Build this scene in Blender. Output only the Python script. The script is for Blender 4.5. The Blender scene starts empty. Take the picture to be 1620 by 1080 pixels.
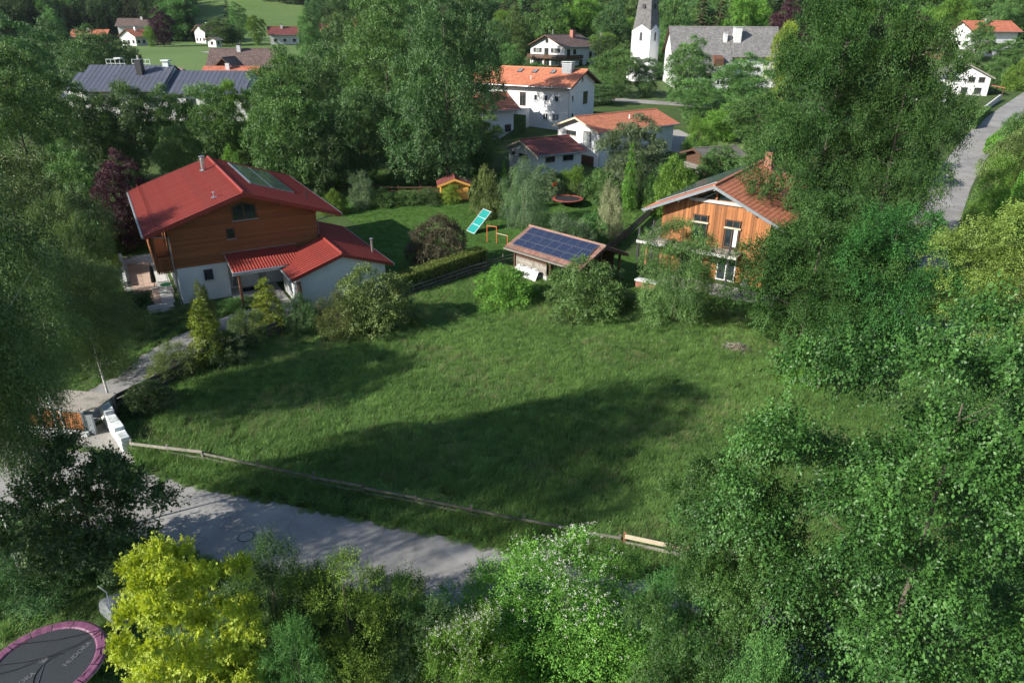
import bpy, bmesh, math, random
import numpy as np
from mathutils import Vector, Matrix
R_ = math.radians
scene = bpy.context.scene
col = scene.collection
# ------------------------------------------------------------------ camera, sky, sun, exposure
cam_d = bpy.data.cameras.new('camera'); cam = bpy.data.objects.new('camera', cam_d); col.objects.link(cam)
cam_d.sensor_width = 36; cam_d.lens = 24.44; cam_d.clip_start = .3; cam_d.clip_end = 3000
_p, _r = R_(24.6), R_(.36)
rx = Vector((math.cos(_r), math.sin(_r)*math.sin(_p), math.sin(_r)*math.cos(_p)))
dn = Vector((math.sin(_r), -math.cos(_r)*math.sin(_p), -math.cos(_r)*math.cos(_p)))
fw = Vector((0, math.cos(_p), -math.sin(_p)))
m = Matrix((rx, -dn, -fw)).transposed().to_4x4(); m.translation = (0, 0, 20)
cam.matrix_world = m
scene.camera = cam
SUN_EL, SUN_DIR = R_(28.5), Vector((-.885, -.466))          # horizontal direction towards the sun
w = bpy.data.worlds.new('World'); scene.world = w; w.use_nodes = True
nt = w.node_tree; bg = nt.nodes['Background']; sky = nt.nodes.new('ShaderNodeTexSky')
sky.sky_type = 'NISHITA'; sky.sun_disc = False; sky.sun_elevation = SUN_EL
sky.sun_rotation = math.atan2(SUN_DIR.x, SUN_DIR.y)
sky.air_density = 1.0; sky.dust_density = .6; sky.ozone_density = 1.6
nt.links.new(sky.outputs[0], bg.inputs[0]); bg.inputs[1].default_value = .098
sd = bpy.data.lights.new('sun', 'SUN'); so = bpy.data.objects.new('sun', sd); col.objects.link(so)
sd.energy = 5.0; sd.angle = R_(.53); sd.color = (1, .94, .85)
tosun = Vector((SUN_DIR.x*math.cos(SUN_EL), SUN_DIR.y*math.cos(SUN_EL), math.sin(SUN_EL)))
so.rotation_euler = tosun.to_track_quat('Z', 'Y').to_euler(); so.location = (-30, -15, 60)
vs = scene.view_settings; vs.view_transform = 'Standard'; vs.look = 'None'; vs.exposure = .72; vs.gamma = 1; vs.use_curve_mapping = False
scene.cycles.volume_bounces = 0; scene.cycles.volume_step_rate = 1; scene.cycles.max_bounces = 6; scene.cycles.diffuse_bounces = 3; scene.cycles.glossy_bounces = 2
scene.cycles.transmission_bounces = 4; scene.cycles.transparent_max_bounces = 6
scene.cycles.caustics_reflective = False; scene.cycles.caustics_refractive = False

# ------------------------------------------------------------------ helpers
rng = np.random.default_rng(7)
random.seed(7)
def tag(o, label=None, cat=None, group=None, kind=None):
    if label: o['label'] = label
    if cat: o['category'] = cat
    if group: o['group'] = group
    if kind: o['kind'] = kind
    return o
def empty(name, loc=(0, 0, 0), rz=0, label=None, cat=None, group=None):
    o = bpy.data.objects.new(name, None); col.objects.link(o); o.location = loc; o.rotation_euler = (0, 0, rz)
    o.empty_display_size = .2
    return tag(o, label, cat, group)
def mesh_np(name, v, f, mat=None, attr=None, smooth=False):
    """v (N,3), f (M,k) constant k"""
    me = bpy.data.meshes.new(name); v = np.asarray(v, np.float32); f = np.asarray(f, np.int32); k = f.shape[1]
    me.vertices.add(len(v)); me.vertices.foreach_set('co', v.ravel())
    me.loops.add(f.size); me.loops.foreach_set('vertex_index', f.ravel())
    me.polygons.add(len(f)); me.polygons.foreach_set('loop_start', np.arange(0, f.size, k, dtype=np.int32))
    me.polygons.foreach_set('loop_total', np.full(len(f), k, np.int32))
    me.polygons.foreach_set('use_smooth', np.full(len(f), bool(smooth)))
    if attr is not None:
        a = me.attributes.new('v', 'FLOAT', 'POINT'); a.data.foreach_set('value', np.asarray(attr, np.float32))
    me.update(calc_edges=True)
    if mat: me.materials.append(mat)
    return me
def link(name, me, parent=None, loc=None, rz=None):
    o = bpy.data.objects.new(name, me); col.objects.link(o)
    if parent: o.parent = parent
    if loc is not None: o.location = loc
    if rz is not None: o.rotation_euler = (0, 0, rz)
    return o
class MB:
    def __init__(s): s.v = []; s.f = []
    def add(s, vs, fs):
        n = len(s.v); s.v += [tuple(p) for p in vs]; s.f += [tuple(n+i for i in f) for f in fs]; return s
    def box(s, x0, x1, y0, y1, z0, z1):
        return s.add([(x0,y0,z0),(x1,y0,z0),(x1,y1,z0),(x0,y1,z0),(x0,y0,z1),(x1,y0,z1),(x1,y1,z1),(x0,y1,z1)],
                     [(3,2,1,0),(4,5,6,7),(0,1,5,4),(1,2,6,5),(2,3,7,6),(3,0,4,7)])
    def bar(s, p, q, a, b, up=(0, 0, 1)):
        """box from p to q, a wide (sideways), b high"""
        p, q = Vector(p), Vector(q); d = (q-p).normalized(); sd = d.cross(Vector(up))
        if sd.length < 1e-4: sd = d.cross(Vector((1, 0, 0)))
        sd.normalize(); u = sd.cross(d); vs = []
        for c in (p, q):
            for i, j in ((-1,-1),(1,-1),(1,1),(-1,1)): vs.append(c+sd*(a/2*i)+u*(b/2*j))
        return s.add(vs, [(0,1,2,3),(7,6,5,4),(0,4,5,1),(1,5,6,2),(2,6,7,3),(3,7,4,0)])
    def tube(s, pts, r, n=8, cap=True):
        pts = [Vector(p) for p in pts]; rs = r if hasattr(r, '__len__') else [r]*len(pts); vs = []; fs = []
        for i, p in enumerate(pts):
            d = (pts[min(i+1, len(pts)-1)]-pts[max(i-1, 0)]).normalized()
            a = d.cross(Vector((0, 0, 1)) if abs(d.z) < .9 else Vector((1, 0, 0))).normalized(); b = d.cross(a)
            for k in range(n):
                t = 2*math.pi*k/n; vs.append(p+a*(rs[i]*math.cos(t))+b*(rs[i]*math.sin(t)))
        for i in range(len(pts)-1):
            for k in range(n): fs.append((i*n+k, i*n+(k+1) % n, (i+1)*n+(k+1) % n, (i+1)*n+k))
        if cap: fs += [tuple(range(n)), tuple(reversed(range((len(pts)-1)*n, len(pts)*n)))]
        return s.add(vs, fs)
    def prism(s, poly, axis, a, b):
        """poly of 2D points extruded from a to b along axis 'x','y','z'"""
        n = len(poly)
        def P(p, t): return {'x': (t, p[0], p[1]), 'y': (p[0], t, p[1]), 'z': (p[0], p[1], t)}[axis]
        return s.add([P(p, a) for p in poly]+[P(p, b) for p in poly],
                     [tuple(reversed(range(n))), tuple(range(n, 2*n))]+[(i, (i+1) % n, n+(i+1) % n, n+i) for i in range(n)])
    def lathe(s, prof, n=16, c=(0, 0)):
        vs = []; fs = []
        for r, z in prof:
            for k in range(n): t = 2*math.pi*k/n; vs.append((c[0]+r*math.cos(t), c[1]+r*math.sin(t), z))
        for i in range(len(prof)-1):
            for k in range(n): fs.append((i*n+k, i*n+(k+1) % n, (i+1)*n+(k+1) % n, (i+1)*n+k))
        return s.add(vs, fs)
    def mesh(s, name, mat):
        me = bpy.data.meshes.new(name); me.from_pydata(s.v, [], s.f)
        bm = bmesh.new(); bm.from_mesh(me); bmesh.ops.recalc_face_normals(bm, faces=bm.faces); bm.to_mesh(me); bm.free()
        if mat: me.materials.append(mat)
        return me
    def build(s, name, mat, parent=None, loc=None, rz=None): return link(name, s.mesh(name, mat), parent, loc, rz)
def box(name, mat, parent, *a): return MB().box(*a).build(name, mat, parent)

# ------------------------------------------------------------------ terrain height
TY = [0,70,100,125,160,200,250,300,380,460,520,620,800,2000]; TZ = [0,0,1.6,4.0,5.6,8.2,10,11,13,20,32,60,110,300]
def ss(x, a, b):
    t = np.clip((np.asarray(x, float)-a)/(b-a), 0, 1); return t*t*(3-2*t)
def T(x, y):
    return np.interp(y, TY, TZ)+5*ss(x,70,120)*ss(y,175,230)+(np.sin(np.asarray(x)*.011)*9+np.sin(np.asarray(x)*.03+1)*4)*ss(y,400,520)

# ------------------------------------------------------------------ materials
def nodes(name):
    m = bpy.data.materials.new(name); m.use_nodes = True; t = m.node_tree; return m, t, t.nodes, t.links, t.nodes['Principled BSDF']
def rgba(c): return (c[0], c[1], c[2], 1)
def noisy(name, c1, c2, scale=3, rough=.8, bump=.0, bscale=None, stretch=(1, 1, 1), rnd=0, metal=0, spec=.5, detail=6, coord='Object', dirt=None):
    m, t, N, L, b = nodes(name)
    tc = N.new('ShaderNodeTexCoord'); mp = N.new('ShaderNodeMapping'); mp.inputs['Scale'].default_value = stretch
    L.new(tc.outputs[coord], mp.inputs[0])
    n = N.new('ShaderNodeTexNoise'); n.inputs['Scale'].default_value = scale; n.inputs['Detail'].default_value = detail; n.inputs['Roughness'].default_value = .65
    L.new(mp.outputs[0], n.inputs[0])
    r = N.new('ShaderNodeMapRange'); r.inputs[1].default_value = .3; r.inputs[2].default_value = .7; L.new(n.outputs[0], r.inputs[0])
    mx = N.new('ShaderNodeMix'); mx.data_type = 'RGBA'; mx.inputs[6].default_value = rgba(c1); mx.inputs[7].default_value = rgba(c2)
    L.new(r.outputs[0], mx.inputs[0]); out = mx.outputs[2]
    if rnd:
        oi = N.new('ShaderNodeObjectInfo'); ge = N.new('ShaderNodeNewGeometry'); ad = N.new('ShaderNodeMath'); ad.operation = 'ADD'
        L.new(oi.outputs['Random'], ad.inputs[0]); L.new(ge.outputs['Random Per Island'], ad.inputs[1])
        fr = N.new('ShaderNodeMath'); fr.operation = 'FRACT'; L.new(ad.outputs[0], fr.inputs[0])
        mr = N.new('ShaderNodeMapRange'); mr.inputs[3].default_value = 1-rnd; mr.inputs[4].default_value = 1+rnd; L.new(fr.outputs[0], mr.inputs[0])
        hs = N.new('ShaderNodeHueSaturation'); L.new(mr.outputs[0], hs.inputs['Value']); L.new(out, hs.inputs['Color']); out = hs.outputs[0]
    if dirt:
        n2 = N.new('ShaderNodeTexNoise'); n2.inputs['Scale'].default_value = dirt[1]; n2.inputs['Detail'].default_value = 8; L.new(tc.outputs['Object'], n2.inputs[0])
        r2 = N.new('ShaderNodeMapRange'); r2.inputs[1].default_value = .5; r2.inputs[2].default_value = .75; r2.inputs[4].default_value = dirt[2]; L.new(n2.outputs[0], r2.inputs[0])
        m2 = N.new('ShaderNodeMix'); m2.data_type = 'RGBA'; L.new(r2.outputs[0], m2.inputs[0]); L.new(out, m2.inputs[6]); m2.inputs[7].default_value = rgba(dirt[0]); out = m2.outputs[2]
    L.new(out, b.inputs['Base Color']); b.inputs['Roughness'].default_value = rough; b.inputs['Metallic'].default_value = metal
    b.inputs['Specular IOR Level'].default_value = spec
    if bump:
        nb = N.new('ShaderNodeTexNoise'); nb.inputs['Scale'].default_value = bscale or scale*6; nb.inputs['Detail'].default_value = 5; L.new(mp.outputs[0], nb.inputs[0])
        bp = N.new('ShaderNodeBump'); bp.inputs['Strength'].default_value = bump; bp.inputs['Distance'].default_value = .03; L.new(nb.outputs[0], bp.inputs['Height']); L.new(bp.outputs[0], b.inputs['Normal'])
    return m
def tilemat(name, c1, c2, moss=(.05,.06,.03), mossy=.25, rough=.75):
    """colour varies tile by tile (UV counts tiles) with weathering noise"""
    m, t, N, L, b = nodes(name)
    uv = N.new('ShaderNodeUVMap'); uv.uv_map = 'UVMap'
    fl = N.new('ShaderNodeVectorMath'); fl.operation = 'FLOOR'; L.new(uv.outputs[0], fl.inputs[0])
    wn = N.new('ShaderNodeTexWhiteNoise'); wn.noise_dimensions = '2D'; L.new(fl.outputs[0], wn.inputs['Vector'])
    mx = N.new('ShaderNodeMix'); mx.data_type = 'RGBA'; mx.inputs[6].default_value = rgba(c1); mx.inputs[7].default_value = rgba(c2); L.new(wn.outputs[0], mx.inputs[0])
    tc = N.new('ShaderNodeTexCoord'); n = N.new('ShaderNodeTexNoise'); n.inputs['Scale'].default_value = .9; n.inputs['Detail'].default_value = 9; n.inputs['Roughness'].default_value = .7; L.new(tc.outputs['Object'], n.inputs[0])
    r = N.new('ShaderNodeMapRange'); r.inputs[1].default_value = .45; r.inputs[2].default_value = .75; r.inputs[4].default_value = mossy*2; L.new(n.outputs[0], r.inputs[0])
    m2 = N.new('ShaderNodeMix'); m2.data_type = 'RGBA'; L.new(r.outputs[0], m2.inputs[0]); L.new(mx.outputs[2], m2.inputs[6]); m2.inputs[7].default_value = rgba(moss)
    L.new(m2.outputs[2], b.inputs['Base Color']); b.inputs['Roughness'].default_value = rough
    return m
def plain(name, c, rough=.6, metal=0, spec=.5):
    return noisy(name, tuple(x*.88 for x in c), tuple(min(1, x*1.1) for x in c), 4, rough, metal=metal, spec=spec)
def leafmat(name, c, c2=None, trans=.24, rough=.5, gloss=.35, vlo=.55, vhi=1.5, hue=.018):
    """leaf: base colour varied leaf by leaf ('v'), tree by tree (object random), thin-sheet translucency"""
    m, t, N, L, b = nodes(name)
    at = N.new('ShaderNodeAttribute'); at.attribute_name = 'v'
    oi = N.new('ShaderNodeObjectInfo')
    mx = N.new('ShaderNodeMix'); mx.data_type = 'RGBA'; mx.inputs[6].default_value = rgba(c); mx.inputs[7].default_value = rgba(c2 or (c[0]*1.5, c[1]*1.25, c[2]*.9))
    L.new(at.outputs['Fac'], mx.inputs[0])
    hs = N.new('ShaderNodeHueSaturation'); hs.inputs['Saturation'].default_value = 1.03; L.new(mx.outputs[2], hs.inputs['Color'])
    mr = N.new('ShaderNodeMapRange'); mr.inputs[3].default_value = vlo; mr.inputs[4].default_value = vhi; L.new(at.outputs['Fac'], mr.inputs[0])
    mo = N.new('ShaderNodeMapRange'); mo.inputs[3].default_value = .8; mo.inputs[4].default_value = 1.22; L.new(oi.outputs['Random'], mo.inputs[0])
    mm = N.new('ShaderNodeMath'); mm.operation = 'MULTIPLY'; L.new(mr.outputs[0], mm.inputs[0]); L.new(mo.outputs[0], mm.inputs[1]); L.new(mm.outputs[0], hs.inputs['Value'])
    mh = N.new('ShaderNodeMapRange'); mh.inputs[3].default_value = .5-hue; mh.inputs[4].default_value = .5+hue; L.new(oi.outputs['Random'], mh.inputs[0]); L.new(mh.outputs[0], hs.inputs['Hue'])
    L.new(hs.outputs[0], b.inputs['Base Color']); b.inputs['Roughness'].default_value = rough; b.inputs['Specular IOR Level'].default_value = gloss
    tr = N.new('ShaderNodeBsdfTranslucent'); h2 = N.new('ShaderNodeHueSaturation'); h2.inputs['Hue'].default_value = .485; h2.inputs['Saturation'].default_value = 1.1; h2.inputs['Value'].default_value = 1.25
    L.new(hs.outputs[0], h2.inputs['Color']); L.new(h2.outputs[0], tr.inputs[0])
    ms = N.new('ShaderNodeMixShader'); ms.inputs[0].default_value = trans; L.new(b.outputs[0], ms.inputs[1]); L.new(tr.outputs[0], ms.inputs[2])
    L.new(ms.outputs[0], N['Material Output'].inputs[0])
    return m
M = {}
M['plaster'] = noisy('white_plaster', (.62,.63,.64), (.71,.71,.70), .8, .9, bump=.15, bscale=25, dirt=((.5,.5,.48), .6, .35))
M['plaster_old'] = noisy('old_plaster', (.55,.56,.55), (.66,.65,.63), 1.2, .92, bump=.2, bscale=20, dirt=((.35,.36,.33), .9, .5))
M['timber'] = noisy('stained_timber', (.20,.068,.022), (.29,.105,.035), 2, .7, bump=.3, stretch=(.6,.6,9), rnd=.22)
M['board'] = noisy('orange_larch', (.28,.108,.036), (.37,.150,.050), 2.5, .65, bump=.35, stretch=(7,7,.5), rnd=.42, dirt=((.22,.08,.03), 1.2, .4))
M['shedwood'] = noisy('honey_pine', (.62,.30,.055), (.72,.38,.09), 3, .6, bump=.2, stretch=(.7,.7,8), rnd=.12)
M['brownwood'] = noisy('brown_wood', (.075,.038,.022), (.12,.062,.035), 3, .75, bump=.3, stretch=(1,1,5), rnd=.2)
M['greywood'] = noisy('weathered_wood', (.20,.18,.155), (.34,.31,.27), 3, .9, bump=.5, stretch=(3,3,3), rnd=.25, dirt=((.07,.08,.05), 2.2, .7))
M['oldrail'] = noisy('mossy_old_rail', (.10,.092,.078), (.20,.185,.16), 3, .9, bump=.5, rnd=.3, dirt=((.045,.055,.03), 2.2, .8))
M['darkfence'] = noisy('dark_fence_wood', (.05,.045,.042), (.10,.092,.085), 3, .85, bump=.4, stretch=(1,1,6), rnd=.25)
M['freshwood'] = noisy('fresh_board', (.50,.42,.30), (.60,.52,.38), 4, .8, bump=.3)
M['redpost'] = noisy('red_brown_post', (.26,.10,.05), (.34,.15,.08), 4, .8, bump=.3)
M['orangewood'] = noisy('orange_stained_wood', (.50,.20,.06), (.60,.27,.09), 3, .7, bump=.2, rnd=.1)
M['redmetal'] = noisy('red_roof_metal', (.23,.037,.028), (.28,.050,.036), 1.5, .58, rnd=.06, spec=.3, dirt=((.13,.05,.042), .9, .4))
M['slate'] = noisy('slate_blue_metal', (.072,.08,.105), (.09,.10,.13), 1, .5, rnd=.08, spec=.5)
M['t_orange'] = tilemat('orange_tiles', (.42,.135,.068), (.56,.21,.115), (.22,.13,.08), .25)
M['t_rust'] = tilemat('rust_tiles', (.40,.115,.06), (.52,.18,.10), (.15,.09,.06), .3)
M['t_plum'] = tilemat('red_brown_tiles', (.13,.035,.03), (.22,.06,.05), (.10,.055,.04), .3)
M['t_brown'] = tilemat('brown_tiles', (.105,.07,.06), (.17,.115,.10), (.07,.055,.04), .3)
M['t_grey'] = tilemat('grey_shingles', (.14,.14,.14), (.25,.24,.235), (.13,.12,.10), .35, .9)
M['t_spire'] = tilemat('spire_shingles', (.10,.10,.105), (.17,.165,.16), (.09,.09,.085), .3, .9)
M['t_moss'] = tilemat('mossy_grey_tiles', (.10,.095,.09), (.17,.155,.14), (.09,.10,.055), .5, .95)
M['t_shed'] = tilemat('old_orange_tiles', (.21,.095,.07), (.31,.18,.14), (.14,.12,.10), .45, .9)
M['gutter'] = noisy('zinc', (.30,.33,.36), (.40,.43,.46), 3, .4, metal=.6)
M['steel'] = noisy('stainless_steel', (.55,.56,.58), (.65,.66,.68), 3, .3, metal=.9)
M['glass'] = noisy('dark_window_glass', (.012,.018,.022), (.03,.045,.05), 1.5, .08, spec=.9, detail=2)
M['glass_pale'] = noisy('curtained_glass', (.16,.19,.19), (.28,.31,.30), 2, .15, spec=.8, detail=2)
M['fr_brown'] = plain('brown_frame', (.09,.045,.025), .6)
M['fr_white'] = plain('white_frame', (.72,.73,.72), .5)
M['fr_dark'] = plain('dark_frame', (.035,.035,.04), .5)
M['stone'] = noisy('pale_stone', (.42,.42,.40), (.58,.57,.54), 5, .9, bump=.4)
M['asphalt'] = noisy('street_asphalt', (.225,.218,.205), (.30,.29,.275), 1.1, .93, bump=.35, bscale=60, dirt=((.13,.13,.125), .35, .55), detail=10)
def add_cracks(m):
    t = m.node_tree; N, L = t.nodes, t.links; b = N['Principled BSDF']; src = b.inputs['Base Color'].links[0].from_socket; tc = N.new('ShaderNodeTexCoord')
    ns = N.new('ShaderNodeTexNoise'); ns.inputs['Scale'].default_value = 1.3; L.new(tc.outputs['Object'], ns.inputs[0]); ad = N.new('ShaderNodeMixRGB'); ad.inputs[0].default_value = .35; L.new(tc.outputs['Object'], ad.inputs[1]); L.new(ns.outputs[1], ad.inputs[2])
    vo = N.new('ShaderNodeTexVoronoi'); vo.feature = 'DISTANCE_TO_EDGE'; vo.inputs['Scale'].default_value = .42; L.new(ad.outputs[0], vo.inputs[0])
    r = N.new('ShaderNodeMapRange'); r.inputs[1].default_value = 0; r.inputs[2].default_value = .012; r.inputs[3].default_value = .28; r.inputs[4].default_value = 0; L.new(vo.outputs['Distance'], r.inputs[0])
    v2 = N.new('ShaderNodeTexVoronoi'); v2.inputs['Scale'].default_value = .23; L.new(tc.outputs['Object'], v2.inputs[0]); sp = N.new('ShaderNodeSeparateColor'); L.new(v2.outputs['Color'], sp.inputs[0])
    hs = N.new('ShaderNodeHueSaturation'); L.new(src, hs.inputs['Color']); mr = N.new('ShaderNodeMapRange'); mr.inputs[3].default_value = .86; mr.inputs[4].default_value = 1.12; L.new(sp.outputs[0], mr.inputs[0]); L.new(mr.outputs[0], hs.inputs['Value'])
    n3 = N.new('ShaderNodeTexNoise'); n3.inputs['Scale'].default_value = 55; L.new(tc.outputs['Object'], n3.inputs[0]); r3 = N.new('ShaderNodeMapRange'); r3.inputs[1].default_value = .62; r3.inputs[2].default_value = .7; r3.inputs[4].default_value = .5; L.new(n3.outputs[0], r3.inputs[0])
    mg = N.new('ShaderNodeMix'); mg.data_type = 'RGBA'; L.new(r3.outputs[0], mg.inputs[0]); L.new(hs.outputs[0], mg.inputs[6]); mg.inputs[7].default_value = (.42, .42, .41, 1)
    mx = N.new('ShaderNodeMix'); mx.data_type = 'RGBA'; L.new(r.outputs[0], mx.inputs[0]); L.new(mg.outputs[2], mx.inputs[6]); mx.inputs[7].default_value = (.07, .07, .07, 1); L.new(mx.outputs[2], b.inputs['Base Color'])
add_cracks(M['asphalt'])
M['gravel'] = noisy('gravel', (.24,.23,.21), (.40,.38,.35), 9, .95, bump=.8, bscale=40, detail=9)
M['soil'] = noisy('bare_soil', (.10,.07,.045), (.18,.13,.09), 5, .95, bump=.8)
M['paver'] = noisy('concrete_pavers', (.24,.235,.23), (.30,.295,.285), 2, .92, rnd=.09, bump=.2)
M['slab'] = noisy('terrace_slab', (.45,.44,.42), (.58,.56,.53), 2, .9, rnd=.1)
M['slab_red'] = noisy('reddish_terrace_slab', (.42,.29,.22), (.50,.37,.29), 2, .9, rnd=.1)
M['concrete'] = noisy('concrete', (.40,.40,.385), (.52,.51,.49), 2, .92, bump=.2, dirt=((.2,.2,.17), 1.5, .5))
M['copper'] = noisy('copper_sheet', (.20,.085,.05), (.30,.14,.08), 3, .5, metal=.5)
M['pink'] = noisy('plum_pink_pad', (.16,.055,.11), (.23,.09,.16), 5, .55, bump=.3, bscale=14, dirt=((.11,.03,.10), 4, .7))
M['jumpmat'] = noisy('jumping_mat', (.028,.033,.038), (.04,.046,.052), 9, .6)
M['blackcloth'] = noisy('black_cloth', (.012,.012,.014), (.02,.02,.022), 6, .8)
M['print'] = plain('pale_grey_print', (.15,.155,.165), .7)
M['orange'] = plain('orange_paint', (.75,.16,.05), .5)
M['redpad'] = plain('red_orange_pad', (.32,.075,.055), .5)
M['teal'] = noisy('teal_plastic', (.01,.23,.20), (.015,.30,.26), 4, .35, spec=.6)
M['whitemetal'] = plain('white_painted_metal', (.70,.74,.74), .4)
M['iron'] = plain('dark_iron', (.03,.03,.032), .5, metal=.4)
M['greytarp'] = noisy('grey_tarpaulin', (.17,.19,.19), (.24,.26,.26), 3, .75, bump=.4)
M['whitefoil'] = noisy('white_foil', (.62,.62,.62), (.76,.75,.73), 5, .5, bump=.6, dirt=((.10,.09,.085), 3.2, .8))
M['bark'] = noisy('grey_brown_bark', (.075,.06,.048), (.15,.125,.10), 4, .95, bump=.8, stretch=(2,2,.6))
M['palebark'] = noisy('pale_grey_bark', (.17,.16,.14), (.30,.28,.25), 4, .95, bump=.6, stretch=(2,2,.6))
M['birchbark'] = noisy('birch_bark', (.62,.61,.58), (.74,.73,.70), 3, .8, bump=.4, stretch=(1,1,3), dirt=((.05,.045,.04), 3.5, .95))
M['ivory'] = plain('cream_render', (.66,.60,.50), .9)
M['white_stone'] = noisy('whitewashed_stone', (.58,.62,.62), (.74,.77,.76), 3, .9, bump=.6, bscale=12, rnd=.08, dirt=((.16,.20,.17), 2.2, .7))
M['brick'] = noisy('red_brick', (.26,.11,.08), (.36,.17,.12), 4, .9, bump=.3, rnd=.15)
M['tube_green'] = plain('green_plastic', (.02,.32,.12), .5)
# solar cells: flat print of fine pale lines on dark glass
def solarmat(name, c, lines, sx, sy):
    m, t, N, L, b = nodes(name)
    tc = N.new('ShaderNodeTexCoord'); br = N.new('ShaderNodeTexBrick'); br.offset = 0; br.inputs['Scale'].default_value = 1
    br.inputs['Brick Width'].default_value = sx; br.inputs['Row Height'].default_value = sy; br.inputs['Mortar Size'].default_value = .006; br.inputs['Mortar Smooth'].default_value = .1
    br.inputs[1].default_value = rgba(c); br.inputs[2].default_value = rgba(tuple(x*1.3 for x in c)); br.inputs[3].default_value = rgba(lines)
    L.new(tc.outputs['Object'], br.inputs[0]); L.new(br.outputs[0], b.inputs['Base Color'])
    b.inputs['Roughness'].default_value = .14; b.inputs['Specular IOR Level'].default_value = .6
    return m
M['solar'] = solarmat('solar_cells', (.010,.014,.040), (.10,.13,.19), .155, .155)
M['collector'] = solarmat('solar_collector_glass', (.03,.045,.055), (.08,.10,.12), .12, 4)
# ground: grass colours, mown and unmown, by position
def grassmat(name, c1, c2, c3, s1=.25, s2=3, bump=.9):
    m, t, N, L, b = nodes(name)
    ge = N.new('ShaderNodeNewGeometry')
    a = N.new('ShaderNodeTexNoise'); a.inputs['Scale'].default_value = s1; a.inputs['Detail'].default_value = 5; L.new(ge.outputs['Position'], a.inputs[0])
    d = N.new('ShaderNodeTexNoise'); d.inputs['Scale'].default_value = s2; d.inputs['Detail'].default_value = 8; d.inputs['Roughness'].default_value = .75; L.new(ge.outputs['Position'], d.inputs[0])
    r = N.new('ShaderNodeMapRange'); r.inputs[1].default_value = .35; r.inputs[2].default_value = .65; L.new(a.outputs[0], r.inputs[0])
    mx = N.new('ShaderNodeMix'); mx.data_type = 'RGBA'; mx.inputs[6].default_value = rgba(c1); mx.inputs[7].default_value = rgba(c2); L.new(r.outputs[0], mx.inputs[0])
    r2 = N.new('ShaderNodeMapRange'); r2.inputs[1].default_value = .45; r2.inputs[2].default_value = .75; L.new(d.outputs[0], r2.inputs[0])
    m2 = N.new('ShaderNodeMix'); m2.data_type = 'RGBA'; L.new(r2.outputs[0], m2.inputs[0]); L.new(mx.outputs[2], m2.inputs[6]); m2.inputs[7].default_value = rgba(c3)
    L.new(m2.outputs[2], b.inputs['Base Color']); b.inputs['Roughness'].default_value = .9; b.inputs['Specular IOR Level'].default_value = .15
    if bump:
        n = N.new('ShaderNodeTexNoise'); n.inputs['Scale'].default_value = 14; n.inputs['Detail'].default_value = 6; L.new(ge.outputs['Position'], n.inputs[0])
        bp = N.new('ShaderNodeBump'); bp.inputs['Strength'].default_value = bump; bp.inputs['Distance'].default_value = .08; L.new(n.outputs[0], bp.inputs['Height']); L.new(bp.outputs[0], b.inputs['Normal'])
    return m
M['ground'] = grassmat('grassy_ground', (.055,.095,.028), (.08,.13,.036), (.045,.065,.025))
M['lawn'] = grassmat('mown_lawn', (.055,.125,.022), (.075,.155,.03), (.05,.11,.02), .15, 2, .5)
M['field'] = grassmat('hay_field', (.10,.165,.045), (.135,.20,.065), (.09,.15,.045), .03, .5, .3)
def blademat(name, c1, c2, c3, yellow):
    m, t, N, L, b = nodes(name)
    ge = N.new('ShaderNodeNewGeometry'); oi = N.new('ShaderNodeObjectInfo'); at = N.new('ShaderNodeAttribute'); at.attribute_name = 'v'
    a = N.new('ShaderNodeTexNoise'); a.inputs['Scale'].default_value = .16; a.inputs['Detail'].default_value = 6; a.inputs['Roughness'].default_value = .6; L.new(ge.outputs['Position'], a.inputs[0])
    r = N.new('ShaderNodeMapRange'); r.inputs[1].default_value = .36; r.inputs[2].default_value = .64; L.new(a.outputs[0], r.inputs[0])
    mx = N.new('ShaderNodeMix'); mx.data_type = 'RGBA'; mx.inputs[6].default_value = rgba(c1); mx.inputs[7].default_value = rgba(c2); L.new(r.outputs[0], mx.inputs[0])
    m2 = N.new('ShaderNodeMix'); m2.data_type = 'RGBA'; rr = N.new('ShaderNodeMapRange'); rr.inputs[1].default_value = .55; rr.inputs[4].default_value = yellow; L.new(at.outputs['Fac'], rr.inputs[0])
    L.new(rr.outputs[0], m2.inputs[0]); L.new(mx.outputs[2], m2.inputs[6]); m2.inputs[7].default_value = rgba(c3)
    hs = N.new('ShaderNodeHueSaturation'); L.new(m2.outputs[2], hs.inputs['Color']); mr = N.new('ShaderNodeMapRange'); mr.inputs[3].default_value = .7; mr.inputs[4].default_value = 1.3; L.new(oi.outputs['Random'], mr.inputs[0]); L.new(mr.outputs[0], hs.inputs['Value'])
    L.new(hs.outputs[0], b.inputs['Base Color']); b.inputs['Roughness'].default_value = .55; b.inputs['Specular IOR Level'].default_value = .25
    tr = N.new('ShaderNodeBsdfTranslucent'); L.new(hs.outputs[0], tr.inputs[0]); ms = N.new('ShaderNodeMixShader'); ms.inputs[0].default_value = .42
    L.new(b.outputs[0], ms.inputs[1]); L.new(tr.outputs[0], ms.inputs[2]); L.new(ms.outputs[0], N['Material Output'].inputs[0])
    return m
M['blade'] = blademat('meadow_blades', (.120,.245,.055), (.195,.345,.085), (.36,.42,.17), .5)
M['blade_lawn'] = blademat('lawn_blades', (.08,.17,.036), (.115,.22,.048), (.16,.25,.07), .3)
M['weed'] = blademat('weed_leaves', (.07,.15,.04), (.11,.21,.05), (.16,.22,.07), .4)
M['seed'] = blademat('dry_stalks', (.26,.27,.13), (.34,.33,.17), (.42,.38,.22), .6)
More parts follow.
